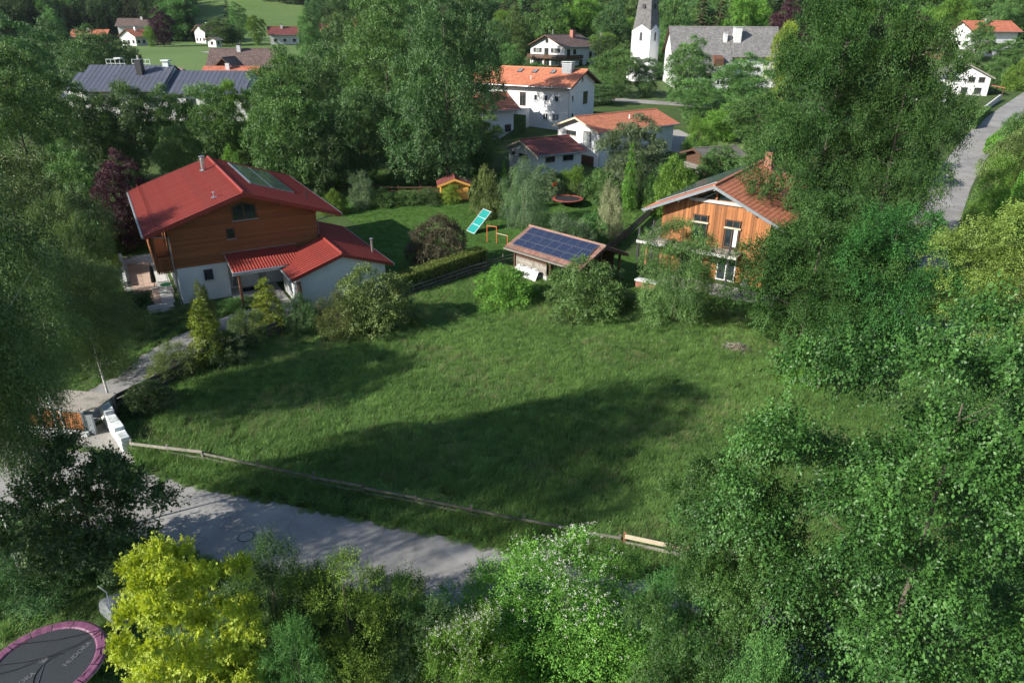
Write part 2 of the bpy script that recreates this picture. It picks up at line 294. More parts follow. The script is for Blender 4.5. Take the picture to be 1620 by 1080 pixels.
LM = {
 'dark': leafmat('leaf_dark', (.045,.098,.034), (.092,.168,.054)),
 'dark2': leafmat('leaf_dark_glossy', (.028,.082,.022), (.062,.142,.036), gloss=.18, rough=.55),
 'mid': leafmat('leaf_mid', (.064,.138,.040), (.122,.222,.062)),
 'light': leafmat('leaf_light', (.085,.175,.032), (.155,.27,.052), gloss=.2, rough=.55),
 'horn': leafmat('leaf_hornbeam', (.032,.094,.024), (.072,.160,.038), gloss=.3, rough=.42, trans=.2, vlo=.42, vhi=1.5),
 'walnut': leafmat('leaf_walnut', (.125,.185,.035), (.20,.26,.06), gloss=.4),
 'olive': leafmat('leaf_olive', (.085,.125,.036), (.14,.18,.055)),
 'birch': leafmat('leaf_birch', (.060,.115,.038), (.125,.19,.062), gloss=.3, rough=.45),
 'bluish': leafmat('leaf_bluish', (.075,.135,.06), (.14,.20,.095)),
 'gold': leafmat('leaf_gold', (.13,.19,.03), (.24,.31,.05)),
 'yellow': leafmat('leaf_yellow', (.32,.42,.05), (.50,.58,.10), trans=.4, vlo=.7, vhi=1.15, hue=.004),
 'purple': leafmat('leaf_purple', (.035,.014,.022), (.07,.028,.038), hue=.01),
 'hedge': leafmat('leaf_hedge', (.12,.185,.04), (.19,.27,.06)),
 'plum': leafmat('leaf_plum', (.050,.060,.026), (.105,.085,.05)),
 'varieg': leafmat('leaf_variegated', (.22,.27,.13), (.42,.44,.26), hue=.005),
 'conif': leafmat('needle_dark', (.016,.036,.016), (.034,.062,.026), trans=.12, gloss=.2),
 'conif2': leafmat('needle_brownish', (.045,.055,.026), (.08,.08,.04), trans=.12, gloss=.2),
 'flower': leafmat('white_petals', (.62,.62,.50), (.80,.80,.70), vlo=.9, vhi=1.05, hue=.0),
}

# ------------------------------------------------------------------ ground, roads
def terrain():
    xs = np.concatenate([np.arange(-700, -120, 20), np.arange(-120, 200, 8), np.arange(200, 721, 20)]).astype(float)
    ys = np.unique(np.concatenate([np.arange(-60, 400, 5), np.arange(400, 620, 10), np.arange(620, 741, 30), [y for y in TY if y < 740]])).astype(float)
    X, Y = np.meshgrid(xs, ys); Z = T(X, Y)
    nx, ny = len(xs), len(ys); i = np.arange(nx*ny).reshape(ny, nx)
    f = np.stack([i[:-1, :-1], i[:-1, 1:], i[1:, 1:], i[1:, :-1]], -1).reshape(-1, 4)
    me = mesh_np('ground', np.stack([X, Y, Z], -1).reshape(-1, 3), f, M['ground'], smooth=True)
    me.materials.append(M['field'])
    cx = ((X[:-1, :-1]+X[:-1, 1:])/2).ravel(); cy = ((Y[:-1, :-1]+Y[1:, :-1])/2).ravel()
    idx = (((cy > 175) & (cy < 303) & (cx < -52)) | ((cy > 300) & (cy < 540) & (cx/cy > -.43) & (cx/cy < -.245)) | ((cy > 415) & (cy < 560) & (cx > -200) & (cx < -60))).astype(np.int32)
    me.polygons.foreach_set('material_index', idx)
    return tag(link('ground', me), kind='structure')
terrain()
def drape(name, pts, dz, mat, kind='structure'):
    bm = bmesh.new(); vs = [bm.verts.new((x, y, 0)) for x, y in pts]; bm.faces.new(vs)
    y0, y1 = min(p[1] for p in pts), max(p[1] for p in pts)
    cuts = [y for y in TY if y0 < y < y1]
    if y1 > 150: cuts += [y for y in range(150, int(y1), 6)]
    for y in cuts: bmesh.ops.bisect_plane(bm, geom=bm.verts[:]+bm.edges[:]+bm.faces[:], plane_co=(0, y, 0), plane_no=(0, 1, 0))
    bmesh.ops.triangulate(bm, faces=bm.faces[:])
    for v in bm.verts: v.co.z = float(T(v.co.x, v.co.y))+dz
    bmesh.ops.recalc_face_normals(bm, faces=bm.faces)
    me = bpy.data.meshes.new(name); bm.to_mesh(me); bm.free(); me.materials.append(mat)
    return tag(link(name, me), kind=kind)
def inside(px, py, poly):
    px = np.asarray(px); py = np.asarray(py); r = np.zeros(px.shape, bool); n = len(poly)
    for i in range(n):
        x0, y0 = poly[i]; x1, y1 = poly[(i+1) % n]
        c = ((y0 > py) != (y1 > py)) & (px < (x1-x0)*(py-y0)/((y1-y0) or 1e-9)+x0); r ^= c
    return r
def ribbon(cl, w):
    l, r = [], []
    for i, p in enumerate(cl):
        a = Vector(cl[max(i-1, 0)]); b = Vector(cl[min(i+1, len(cl)-1)]); d = (b-a).normalized(); n = Vector((-d.y, d.x))*(w/2)
        l.append((p[0]+n.x, p[1]+n.y)); r.append((p[0]-n.x, p[1]-n.y))
    return l+r[::-1]
STREET = [(30,13.5),(18,17.2),(10,19.8),(1,22.4),(-4.5,24.1),(-9.6,25.5),(-15.3,27.2),(-19,28.5),(-21.6,30.1),(-24.5,30.6),(-32,32.5),(-48,35),
          (-48,27),(-30,25.3),(-22,24.4),(-15,22.9),(-9.4,21.1),(-5,20.1),(-1.6,19.2),(8,16.4),(16,13.6),(28,9)]
ROAD = [(29,12),(30,30),(32,50),(39.5,65),(49,79),(57,91),(66,103.5),(74,114),(83,125.5),(100,146),(112,160),(128,178),(150,205)]
drape('street', STREET, .012, M['asphalt'])
drape('side_road', ribbon(ROAD, 4.6), .02, M['asphalt'])
drape('church_road', ribbon([(14,156),(22,154.5),(30,151),(40,147)], 5), .03, M['asphalt'])
drape('gravel_yard', [(20,110),(23,121),(28,122),(31,113),(28,106)], .02, M['gravel'])
drape('far_track', ribbon([(-108,262),(-98,251),(-84,241),(-70,236)], 3), .05, M['gravel'])
drape('gravel_verge', [(-23.2,31.2),(-22.3,32.6),(-20.4,30.9),(-18.6,29.0),(-19.4,28.6),(-21.6,29.6)], .02, M['gravel'])
LAWN = [(-20,58),(-16,72),(-24,84),(-15,80.3),(-8,82.6),(-2,81),(3,84),(12,83),(13,74),(10,66),(4,60.5),(-.5,60.5),(-3.5,58.2),(-9,52.5),(-12,52)]
drape('lawn', LAWN, .008, M['lawn'])
drape('timber_house_lawn', [(7.5,52),(12,49),(20,47),(22,50),(10.5,64),(14,74),(24,84),(20,90),(13,80),(10.5,66),(6,60)], .008, M['lawn'])
drape('terrace_lawn', [(-38,54),(-31,48),(-29.6,52.8),(-34.5,61.5),(-40,64)], .008, M['lawn'])
drape('garden_lawn', [(30,108),(34,122),(46,124),(44,108)], .02, M['field'])
drape('church_lawn', [(20,157),(24,163),(38,160),(38,152),(31,155)], .02, M['field'])
# street: manhole cover, set in the asphalt
mh = empty('manhole_cover', (-11.3, 25.1-1.6, .016), 0, 'round iron manhole cover set in the shaded street asphalt', 'manhole')
MB().lathe([(.0,.004),(.30,.004),(.30,-.01)], 28).build('lid', M['asphalt'], mh)
MB().lathe([(.315,-.01),(.315,.006),(.345,.006),(.345,-.01)], 28).build('ring', M['iron'], mh)

# ------------------------------------------------------------------ building kit
def surf(B, E, R, side, y0, y1, course, tw, wave, step, prof=None):
    S = math.hypot(B, R-E); nc = max(2, round(S/course)); c = S/nc
    if prof is None:
        nt = max(1, round((y1-y0)/tw)); tw = (y1-y0)/nt
        k = 4 if wave else 1
        a = np.arange(nt*k+1)/k*tw; ha = wave*(.5-.5*np.cos(a/tw*2*np.pi)) if wave else 0*a
    else: a = np.array(prof[0]); ha = np.array(prof[1]); tw = a[-1]
    b = np.repeat(np.arange(nc), 2)*c+np.tile([0, c], nc); hb = np.tile([0, step], nc); vv = np.repeat(np.arange(nc), 2)+np.tile([.02, .98], nc)
    A, Bb = np.meshgrid(a, b); H = ha[None, :]+hb[:, None]
    dx, dz = side*B/S, (E-R)/S; nx_, nz_ = side*(R-E)/S, B/S
    V = np.stack([Bb*dx+H*nx_, y0+A, R+Bb*dz+H*nz_], -1)
    ny, nx = A.shape; i = np.arange(nx*ny).reshape(ny, nx)
    q = [i[:-1, :-1], i[:-1, 1:], i[1:, 1:], i[1:, :-1]]
    if side > 0: q = [q[1], q[0], q[3], q[2]]
    f = np.stack(q, -1).reshape(-1, 4)
    uv = np.stack([A/tw-.001, np.repeat(vv[:, None], nx, 1)], -1).reshape(-1, 2)
    return V.reshape(-1, 3), f, uv
def surf_mesh(name, mat, *a, **k):
    v, f, uv = surf(*a, **k); me = mesh_np(name, v, f, mat); l = me.uv_layers.new(name='UVMap'); l.data.foreach_set('uv', uv[f.ravel()].ravel().astype(np.float32))
    return me
def add_roof(root, B, E, R, y0, y1, tiles, course=.36, tw=.3, wave=.02, step=.018, deck='brownwood', barge='brownwood', gutter='gutter', rake=.14, sides=(-1, 1), ridge=True, rafters=False):
    for s in sides:
        d = MB().prism([(0, R-.02), (s*B, E-.02), (s*B, E-.02-rake), (0, R-.02-rake)], 'y', y0+.03, y1-.03).build('roof_slope', M[deck], root)
        t = link('roof_tiles', surf_mesh('roof_tiles', M[tiles], B+.03, E-(R-E)/B*.03, R, s, y0, y1, course, tw, wave, step), d); t['kind'] = 'stuff'
        for yy in (y0-.03, y1):
            MB().prism([(0, R-.01), (s*B, E-.01), (s*B, E-.27), (0, R-.27)], 'y', yy, yy+.03).build('bargeboard', M[barge], root)
        if gutter:
            MB().tube([(s*(B+.09), y0, E-.10), (s*(B+.09), y1, E-.10)], .075, 8).build('gutter', M[gutter], root)
        if rafters:
            mb = MB()
            for k in range(int((y1-y0)/.9)+1):
                y = y0+.25+k*.9
                if y < y1-.1: mb.bar((s*B*.55, y, R-(R-E)*.55-.23), (s*(B-.1), y, E-.21), .09, .12)
            mb.build('rafter', M[deck], root)['kind'] = 'stuff'
    if ridge:
        n = max(2, round((y1-y0)/.42)); mb = MB()
        for k in range(n):
            ya, yb = y0+(y1-y0)*k/n, y0+(y1-y0)*(k+1)/n+.03
            mb.tube([(0, ya, R+.015), (0, yb, R+.035)], [.10, .115], 7)
        mb.build('ridge_cap', M[tiles] if tiles in M else M['gutter'], root)
def wall_prism(W, B, E, R, y0, y1, z0=-1.2, rake=.14):
    g = lambda x: R-(R-E)*abs(x)/B-.03-rake
    return [(-W, z0), (W, z0), (W, g(W)), (0, g(0)), (-W, g(W))]
class Face:
    """maps (u, out, z) on a wall face to house coordinates"""
    def __init__(s, f, at): s.f, s.at = f, at
    def __call__(s, u, w, z):
        return {'g': (u, s.at-w, z), 'b': (u, s.at+w, z), 'l': (s.at-w, u, z), 'r': (s.at+w, u, z)}[s.f]
    def box(s, mb, u0, u1, w0, w1, z0, z1):
        a = s(u0, w0, z0); b = s(u1, w1, z1)
        return mb.box(min(a[0], b[0]), max(a[0], b[0]), min(a[1], b[1]), max(a[1], b[1]), z0, z1)
def window(root, F, u0, u1, z0, z1, fr='fr_white', glass='glass', mull=(), trans=(), sill='stone', shutters=None, fwid=.07, name='window', depth=.07):
    mb = MB(); f = fwid
    F.box(mb, u0, u0+f, -.02, depth, z0, z1); F.box(mb, u1-f, u1, -.02, depth, z0, z1)
    F.box(mb, u0+f, u1-f, -.02, depth-.003, z0, z0+f); F.box(mb, u0+f, u1-f, -.02, depth-.003, z1-f, z1)
    for m_ in mull: c = u0+(u1-u0)*m_; F.box(mb, c-f/2, c+f/2, -.02, depth-.006, z0+f, z1-f)
    for t_ in trans: c = z0+(z1-z0)*t_; F.box(mb, u0+f, u1-f, -.02, depth-.009, c-f/2, c+f/2)
    w_ = mb.build(name, M[fr], root)
    p = MB(); F.box(p, u0+f*.6, u1-f*.6, -.02, .022, z0+f*.6, z1-f*.6); p.build('pane', M[glass], w_)
    if sill: q = MB(); F.box(q, u0-.06, u1+.06, -.01, .16, z0-.07, z0-.004); q.build('sill', M[sill], w_)
    if shutters:
        sw = (u1-u0)/2
        for a in (u0-sw-.02, u1+.02):
            q = MB(); F.box(q, a, a+sw-.02, .003, .05, z0, z1)
            for k in range(7): zz = z0+.1+(z1-z0-.2)*k/6; F.box(q, a+.06, a+sw-.08, .05, .065, zz-.03, zz+.03)
            q.build('shutter', M[shutters], w_)
    return w_
def chimney(root, x, y, z0, z1, w=.6, d=.6, mat='plaster', cap='gutter', name='chimney'):
    c = box(name, M[mat], root, x-w/2, x+w/2, y-d/2, y+d/2, z0, z1)
    mb = MB().box(x-w/2-.06, x+w/2+.06, y-d/2-.06, y+d/2+.06, z1+.002, z1+.06)
    for i in (-1, 1):
        for j in (-1, 1): mb.box(x+i*w*.4-.03, x+i*w*.4+.03, y+j*d*.4-.03, y+j*d*.4+.03, z1+.06, z1+.26)
    mb.box(x-w/2-.1, x+w/2+.1, y-d/2-.1, y+d/2+.1, z1+.26, z1+.31); mb.build('chimney_cap', M[cap], c)
    return c
def house(name, label, cat, x, y, az, W, o, y2, B, E, R, Lr, wall, tiles, group=None, gz=None, **kw):
    g = float(T(x, y)) if gz is None else gz
    r = empty(name, (x, y, g), -R_(az), label, cat, group)
    MB().prism(wall_prism(W, B, E, R, o, y2, rake=kw.get('rake', .14)), 'y', o, y2).build('wall', M[wall], r)
    add_roof(r, B, E, R, 0, Lr, tiles, **kw)
    return r
def downpipe(root, pts, r=.05): return MB().tube(pts, r, 8).build('downpipe', M['gutter'], root)

# ------------------------------------------------------------------ the red roofed house
h1 = empty('timber_clad_house', (-20.2, 51.94, 0), -R_(-30.12), 'large house with red metal roof, brown timber upper storey and white ground floor', 'house')
B, E, R, LR = 7.19, 5.94, 8.32, 17.14
W1, O1, Y21 = 5.5, 1.2, 15.9
gz1 = lambda x: R-(R-E)*abs(x)/B-.19
# ground floor with the recessed porch
box('wall', M['plaster'], h1, -W1+.05, -1.85, O1+.05, 2.9, -.6, 2.9)
box('wall', M['plaster'], h1, -W1+.05, W1-.05, 2.9, Y21-.05, -.6, 2.9)
# upper storey core and its boards
core = MB().prism([(-W1+.03, 2.905), (W1-.03, 2.905), (W1-.03, gz1(W1)), (0, gz1(0)), (-W1+.03, gz1(W1))], 'y', O1+.03, Y21-.03).build('upper_storey', M['brownwood'], h1)
bh = .185; k = 0; z = 2.86
while z < gz1(0)-.05:
    zt = min(z+bh-.012, gz1(0)-.02); zm = (z+zt)/2
    if zm > gz1(W1): hw = min(W1, (R-.21-zt)*B/(R-E))
    else: hw = W1
    if hw > .15:
        MB().box(-hw, hw, O1-.005, O1+.028, z, zt).build('timber_board', M['timber'], h1)
        for s in (-1, 1):
            if hw == W1 and zt < gz1(W1): MB().box(*sorted((s*(W1-.028), s*(W1+.005))), O1+.03, Y21, z, zt).build('timber_board', M['timber'], h1)
    z += bh
# roof: one metal panel strip after the other on both slopes
NP = 40; pw = LR/NP
for s in (-1, 1):
    d = MB().prism([(0, R-.02), (s*B, E-.02), (s*B, E-.18), (0, R-.18)], 'y', .03, LR-.03).build('roof_slope', M['brownwood'], h1)
    me = surf_mesh('roof_panel', M['redmetal'], B+.03, E-.01, R, s, 0, pw, .35, pw, 0, .012, prof=([0,.015,.03,.05,.17,.185,.20,.215,.34,.355,.37,pw],[0,.045,.045,.004,.004,.016,.016,.004,.004,.016,.004,0]))
    for k in range(NP):
        link('roof_panel', me, d, (0, k*pw, 0))
    for yy in (-.05, LR):
        MB().prism([(0, R+.05), (s*(B+.03), E+.05), (s*(B+.03), E-.28), (0, R-.28)], 'y', yy, yy+.05).build('bargeboard', M['redmetal' if yy < 0 else 'brownwood'], h1)
    MB().tube([(s*(B+.10), 0, E-.10), (s*(B+.10), LR, E-.10)], .09, 10).build('gutter', M['gutter'], h1)
mb = MB()
for k in range(40): mb.tube([(0, k*LR/40, R+.03), (0, (k+1)*LR/40+.02, R+.045)], [.11, .125], 8)
mb.build('ridge_cap', M['redmetal'], h1)
# snow guard grid along the left eave
sg = MB(); zs = lambda x: R-(R-E)*abs(x)/B
for dz in (.1, .2, .3): sg.tube([(-B+.75, .3, zs(B-.75)+dz), (-B+.75, LR-.3, zs(B-.75)+dz)], .012, 5)
for k in range(36): y = .3+k*(LR-.6)/35; sg.bar((-B+.75, y, zs(B-.75)), (-B+.75, y, zs(B-.75)+.32), .03, .02)
sg.build('snow_guard', M['redmetal'], h1)
# purlins under the rake, end of rafters
for x in (-5.2, -2.7, 0, 2.7, 5.2): MB().box(x-.1, x+.1, .1, O1-.01, zs(x)-.46, zs(x)-.20 if x else zs(0)-.24).build('purlin', M['timber'], h1)
# roof fittings: steel flue, vent hood, thin aerial, collectors
fl = MB().tube([(-1.08, 12.44, 7.8), (-1.08, 12.44, 9.0)], .2, 14).build('flue', M['steel'], h1)
MB().lathe([(.0,9.3),(.27,9.2),(.27,9.17),(.16,9.05),(.16,9.0)], 14, (-1.08, 12.44)).build('flue_cap', M['steel'], fl)
MB().box(-1.38, -.78, 12.12, 12.76, 7.9, 8.03).build('flashing', M['steel'], fl)
vh = MB().box(-2.05, -1.6, 1.8, 2.2, 7.68, 7.80).build('vent_hood', M['steel'], h1)
MB().tube([(-1.83, 2.0, 7.75), (-1.83, 2.0, 8.15)], .07, 8).tube([(-1.83,2.0,8.15),(-1.83,2.0,8.2)], [.12,.08], 8).build('pipe', M['steel'], vh)
MB().tube([(5.41, 3.27, 6.5), (5.41, 3.27, 7.3)], .05, 8).build('vent_pipe', M['iron'], h1)
sl = math.atan2(R-E, B)
for k, (xa, xb) in enumerate(((1.55, 3.12), (3.17, 4.9))):
    for (ya, yb) in ((5.2, 8.55), (8.6, 11.95), (12.0, 15.35)):
        c = empty('solar_collector', ((xa+xb)/2, (ya+yb)/2, zs((xa+xb)/2)+.10)); c.parent = h1; c.rotation_euler = (0, sl, 0)
        lx, ly = (xb-xa)/2/math.cos(sl), (yb-ya)/2
        MB().box(-lx, lx, -ly, ly, -.05, .035).build('frame', M['gutter'], c)
        MB().box(-lx+.05, lx-.05, -ly+.05, ly-.05, .036, .042).build('pane', M['collector'], c)
mb = MB().bar((1.45, 5.1, zs(1.45)+.1), (1.45, 15.4, zs(1.45)+.1), .1, .14).build('collector_rail', M['steel'], h1)
# windows
G1 = Face('g', O1-.005)
w_ = MB()
poly = [(-.9, 6.06), (.92, 6.06), (.92, 7.12), (.0, 7.42), (-.9, 7.12)]
inn = [(-.8, 6.16), (.82, 6.16), (.82, 7.03), (.0, 7.31), (-.8, 7.03)]
n = len(poly)
for i in range(n):
    j = (i+1) % n; w_.prism([poly[i], poly[j], inn[j], inn[i]], 'y', O1-.08, O1-.01)
w_.box(-.04, .04, O1-.075, O1-.01, 6.16, 7.28)
w_ = w_.build('window', M['fr_brown'], h1)
MB().prism(inn, 'y', O1-.035, O1-.012).build('pane', M['glass'], w_)
MB().box(-.98, 1.0, O1-.2, O1-.01, 5.98, 6.055).build('sill', M['gutter'], w_)
window(h1, G1, -1.52, -.9, 4.68, 5.47, 'fr_brown', sill='gutter')
window(h1, Face('g', O1+.05), -3.62, -2.97, 1.64, 2.48, 'fr_dark', 'glass', sill='stone')
# left side: glazed ground floor doors, balcony under the eave
L1 = Face('l', -W1+.045)
for a in (2.4, 5.2, 8.0, 11.2): window(h1, L1, a, a+1.9, .1, 2.3, 'fr_white', 'glass', (.5,), sill=None, name='terrace_door')
L2 = Face('l', -W1-.006)
for a in (3.0, 7.0, 11.0): window(h1, L2, a, a+1.6, 3.1, 5.1, 'fr_brown', 'glass', (.5,), sill=None, name='balcony_door')
bal = MB().box(-6.75, -W1-.01, O1+.1, 13, 2.74, 2.86).build('balcony', M['timber'], h1)
for y in (1.35, 5.2, 9.1, 12.9): MB().box(-6.72, -6.58, y-.07, y+.07, 2.862, zs(6.65)-.2).build('balcony_post', M['timber'], bal)
MB().box(-6.80, -6.74, O1+.1, 13, 3.72, 3.82).box(-6.74, -W1-.01, O1+.10, O1+.16, 3.72, 3.82).build('handrail', M['timber'], bal)
y = O1+.2
while y < 12.9:
    MB().box(-6.78, -6.745, y, y+.13, 2.6, 3.715).build('railing_board', M['timber'], bal); y += .16
x = -6.72
while x < -5.6:
    MB().box(x, x+.13, O1+.07, O1+.1, 2.6, 3.715).build('railing_board', M['timber'], bal); x += .16
downpipe(h1, [(-B-.1, .5, E-.15), (-W1-.12, 1.1, E-.6), (-W1-.12, 1.1, 0)])
# right side windows of the upper storey and the small balcony table seen past the corner
R1 = Face('r', W1+.006)
for a in (6, 10): window(h1, R1, a, a+1.4, 4.0, 5.2, 'fr_brown', sill='gutter')
downpipe(h1, [(B+.1, .6, E-.15), (W1+.12, 1.3, E-.7), (W1+.12, 1.3, 3.3)])
# porch: canopy roof with pantiles, post, entry wall
ct = link('porch_canopy', surf_mesh('porch_canopy', M['redmetal'], 3.3, 2.95, 3.55, -1, 0, 5.5, .35, .22, .05, .012), h1)
ct.rotation_euler = (0, 0, R_(90)); ct.location = (3.55, O1-.03, 0)
cb = MB().prism([(O1-.03, 3.49), (O1-3.27, 2.92), (O1-3.27, 2.80), (O1-.03, 3.37)], 'x', -1.95, 3.5).build('canopy_board', M['fr_white'], h1)
MB().box(-2.0, 3.6, O1-.10, O1-.008, 3.5, 3.60).build('flashing', M['gutter'], cb)
MB().tube([(-2.0, O1-3.36, 2.9), (1.7, O1-3.36, 2.9)], .08, 8).build('gutter', M['gutter'], h1)
MB().box(-1.95, 1.8, O1-3.1, O1-2.95, 2.62, 2.80).build('canopy_beam', M['fr_white'], h1)
MB().box(-1.62, -1.44, O1-3.12, O1-2.94, 0, 2.62).build('post', M['redpost'], h1)
GP = Face('g', 2.9)
window(h1, GP, -1.5, -.85, .15, 2.15, 'fr_white', 'glass_pale', sill=None, name='side_light')
dr = MB().box(-.75, .45, 2.84, 2.89, .08, 2.2).build('front_door', M['fr_white'], h1)
MB().box(-.68, .38, 2.825, 2.838, .16, .7).box(-.68, .38, 2.825, 2.838, .8, 1.4).box(-.68, .38, 2.825, 2.838, 1.5, 2.1).build('door_panel', M['fr_white'], dr)
MB().box(.28, .34, 2.77, 2.822, 1.0, 1.3).build('handle', M['steel'], dr)
window(h1, GP, .55, 1.3, .15, 2.15, 'fr_white', 'glass_pale', sill=None, name='side_light')
MB().box(1.5, 2.0, 2.82, 2.895, 1.35, 1.9).build('notice_board', M['shedwood'], h1)
MB().box(-1.85, 1.9, -1.8, 2.89, -.02, .05).build('porch_floor', M['slab'], h1)
MB().box(-1.0, .4, 1.6, 2.5, .052, .07).build('door_mat', M['blackcloth'], h1)
MB().box(-1.8, 1.9, O1+.06, 2.9, 2.6, 2.895).build('porch_ceiling', M['fr_white'], h1)

# ------------------------------------------------------------------ garage annex
ga = empty('garage', (-12.86, 50.48, 0), -R_(-30.74), 'white garage annex with red metal roof at the right of the big house', 'garage')
Bg, Eg, Rg = 3.95, 2.71, 4.05
g_ = lambda x: Rg-(Rg-Eg)*abs(x)/Bg-.19
MB().prism([(-3.4, -.6), (3.4, -.6), (3.4, g_(3.4)), (0, g_(0)), (-3.4, g_(3.4))], 'y', .3, 5.6).build('wall', M['plaster'], ga)
box('wall', M['plaster'], ga, .25, 3.38, 5.6, 12.2, -.6, g_(3.4)-.02)
for s, ln in ((-1, 5.4), (1, 12.6)):
    d = MB().prism([(0, Rg-.02), (s*Bg, Eg-.02), (s*Bg, Eg-.16), (0, Rg-.16)], 'y', .02, ln).build('roof_slope', M['brownwood'], ga)
    npn = round(ln/.43); pg = ln/npn
    me = surf_mesh('roof_panel', M['redmetal'], Bg+.03, Eg-.01, Rg, s, 0, pg, .35, pg, 0, .012, prof=([0,.015,.03,.05,.17,.185,.20,.215,.34,.355,.37,pg],[0,.045,.045,.004,.004,.016,.016,.004,.004,.016,.004,0]))
    for k in range(npn): link('roof_panel', me, d, (0, k*pg, 0))
    MB().prism([(0, Rg+.05), (s*(Bg+.03), Eg+.05), (s*(Bg+.03), Eg-.22), (0, Rg-.22)], 'y', -.05, 0).build('bargeboard', M['redmetal'], ga)
    MB().tube([(s*(Bg+.1), -.02, Eg-.1), (s*(Bg+.1), ln, Eg-.1)], .08, 8).build('gutter', M['gutter'], ga)
mb = MB()
for k in range(12): mb.tube([(0, k*.45, Rg+.03), (0, (k+1)*.45+.02, Rg+.045)], [.10, .115], 8)
mb.build('ridge_cap', M['redmetal'], ga)
GL = Face('l', -3.4)
gd = window(ga, GL, .9, 3.3, .1, 2.2, 'fr_white', 'fr_white', (.25, .5, .75), (.2, .4, .6, .8), sill=None, name='garage_door', fwid=.05)
MB().box(-3.62, -3.30, .12, .30, 0, 2.35).build('corner_boards', M['redpost'], ga)
downpipe(ga, [(-Bg-.1, .05, Eg-.15), (-3.55, .0, Eg-.55), (-3.55, .0, 0)], .055)
fp = MB().tube([(3.38, 2.99, 2.7), (3.38, 2.99, 3.9)], .09, 10).build('flue', M['steel'], ga)
MB().lathe([(0,4.12),(.16,4.02),(.16,3.98),(.09,3.9)], 10, (3.38, 2.99)).build('flue_cap', M['steel'], fp)

# ------------------------------------------------------------------ timber house on the right
h2 = empty('larch_house', (16.2, 56.1, 0), -R_(34.), 'two storey house clad in orange vertical larch boards with a long timber balcony', 'house')
B2, E2, R2, W2, O2, Y22, L2r = 5.95, 5.5, 8.2, 4.6, 1.2, 13.6, 14.5
MB().prism(wall_prism(W2-.03, B2, E2, R2, O2+.03, Y22), 'y', O2+.03, Y22-.03).build('wall', M['brownwood'], h2)
zz = lambda x: R2-(R2-E2)*abs(x)/B2
holes = [(-1.8, -.55, 3.05, 5.42), (.98, 2.2, 2.7, 5.35), (.7, 2.3, 0.0, 2.35), (-2.6, -.6, 0, 2.35)]
nb = 40; bw = 2*W2/nb
for k in range(nb):
    x0 = -W2+k*bw; xm = x0+bw/2; segs = [(.1, zz(xm)-.19)]
    for (a, b, c, d_) in holes:
        if a < xm < b:
            new = []
            for (p, q) in segs:
                if q <= c or p >= d_: new.append((p, q))
                else:
                    if p < c: new.append((p, c))
                    if q > d_: new.append((d_, q))
            segs = new
    for (p, q) in segs:
        if q-p > .05: MB().box(x0+.006, x0+bw-.006, O2-.01-(.02 if k % 2 else 0), O2+.03, p, q).build('board', M['board'], h2)
nb = 50; bw = (Y22-O2)/nb
for s in (-1, 1):
    for k in range(nb):
        y0 = O2+k*bw; MB().box(*sorted((s*(W2-.03), s*(W2+.01+(.02 if k % 2 else 0)))), y0+.006, y0+bw-.006, .1, zz(W2)-.2).build('board', M['board'], h2)
add_roof(h2, B2, E2, R2, 0, L2r, 't_orange', course=.36, tw=.30, wave=.018, step=.02, deck='greywood', barge='gutter', rafters=True)
G2 = Face('g', O2+.01)
window(h2, G2, -1.8, -.55, 3.05, 5.42, 'fr_brown', 'glass', (.5,), (.72,), sill=None, name='balcony_door', fwid=.09)
window(h2, G2, .98, 2.2, 2.98, 5.35, 'fr_brown', 'glass', (.5,), (.72,), sill=None, name='balcony_door', fwid=.09)
MB().box(1.75, 2.05, O2-.04, O2-.014, 3.1, 4.6).build('curtain', M['fr_white'], h2)
for (a, b, c) in ((-1.9, -.45, 4.72), (.9, 2.3, 4.62)): MB().box(a, b, O2-.16, O2-.04, c, c+.13).build('lintel_board', M['freshwood'], h2)
window(h2, G2, .7, 2.3, .1, 2.35, 'fr_white', 'glass', (.5,), sill=None, name='terrace_door', fwid=.09)
window(h2, G2, -2.6, -.6, .1, 2.35, 'fr_white', 'glass', (.5,), sill=None, name='terrace_door', fwid=.09)
# open gable triangle with pale tie beams
gb = MB().prism([(-1.7, 6.86), (1.7, 6.86), (0, 7.72)], 'y', O2-.05, O2-.012).build('gable_window', M['glass'], h2)
MB().box(-2.3, 2.3, O2-.22, O2-.06, 6.55, 6.80).build('tie_beam', M['stone'], gb)
MB().bar((0, O2-.15, 6.8), (0, O2-.15, 7.8), .18, .12, (0, 1, 0)).build('king_post', M['board'], gb)
MB().bar((-1.0, O2-.30, 6.9), (.0, O2-.30, 7.5), .08, .12, (0, 1, 0)).build('brace', M['greywood'], gb)
for x in (-5.2, -2.9, 0, 2.9, 5.2): MB().box(x-.08, x+.08, .08, O2+.02, zz(x)-.40 if x else zz(0)-.44, zz(x)-.2 if x else zz(0)-.24).build('purlin', M['greywood'], h2)
# solar collectors on the left slope
sl2 = math.atan2(R2-E2, B2)
for (xa, xb) in ((-2.9, -.35), (-5.5, -2.95)):
    for k in range(5):
        ya = 1.6+k*2.35; c = empty('solar_collector', ((xa+xb)/2, ya+1.15, zz((xa+xb)/2)+.14)); c.parent = h2; c.rotation_euler = (0, -sl2, 0)
        lx = (xb-xa)/2/math.cos(sl2)
        MB().box(-lx, lx, -1.13, 1.13, -.05, .035).build('frame', M['gutter'], c)
        MB().box(-lx+.05, lx-.05, -1.08, 1.08, .036, .042).build('pane', M['collector'], c)
chimney(h2, .8, 12.6, 7.2, 9.3, .7, .7, 'brick', 'iron')
dm = MB().box(2.6, 4.4, 4.2, 4.5, 0, 0.001)
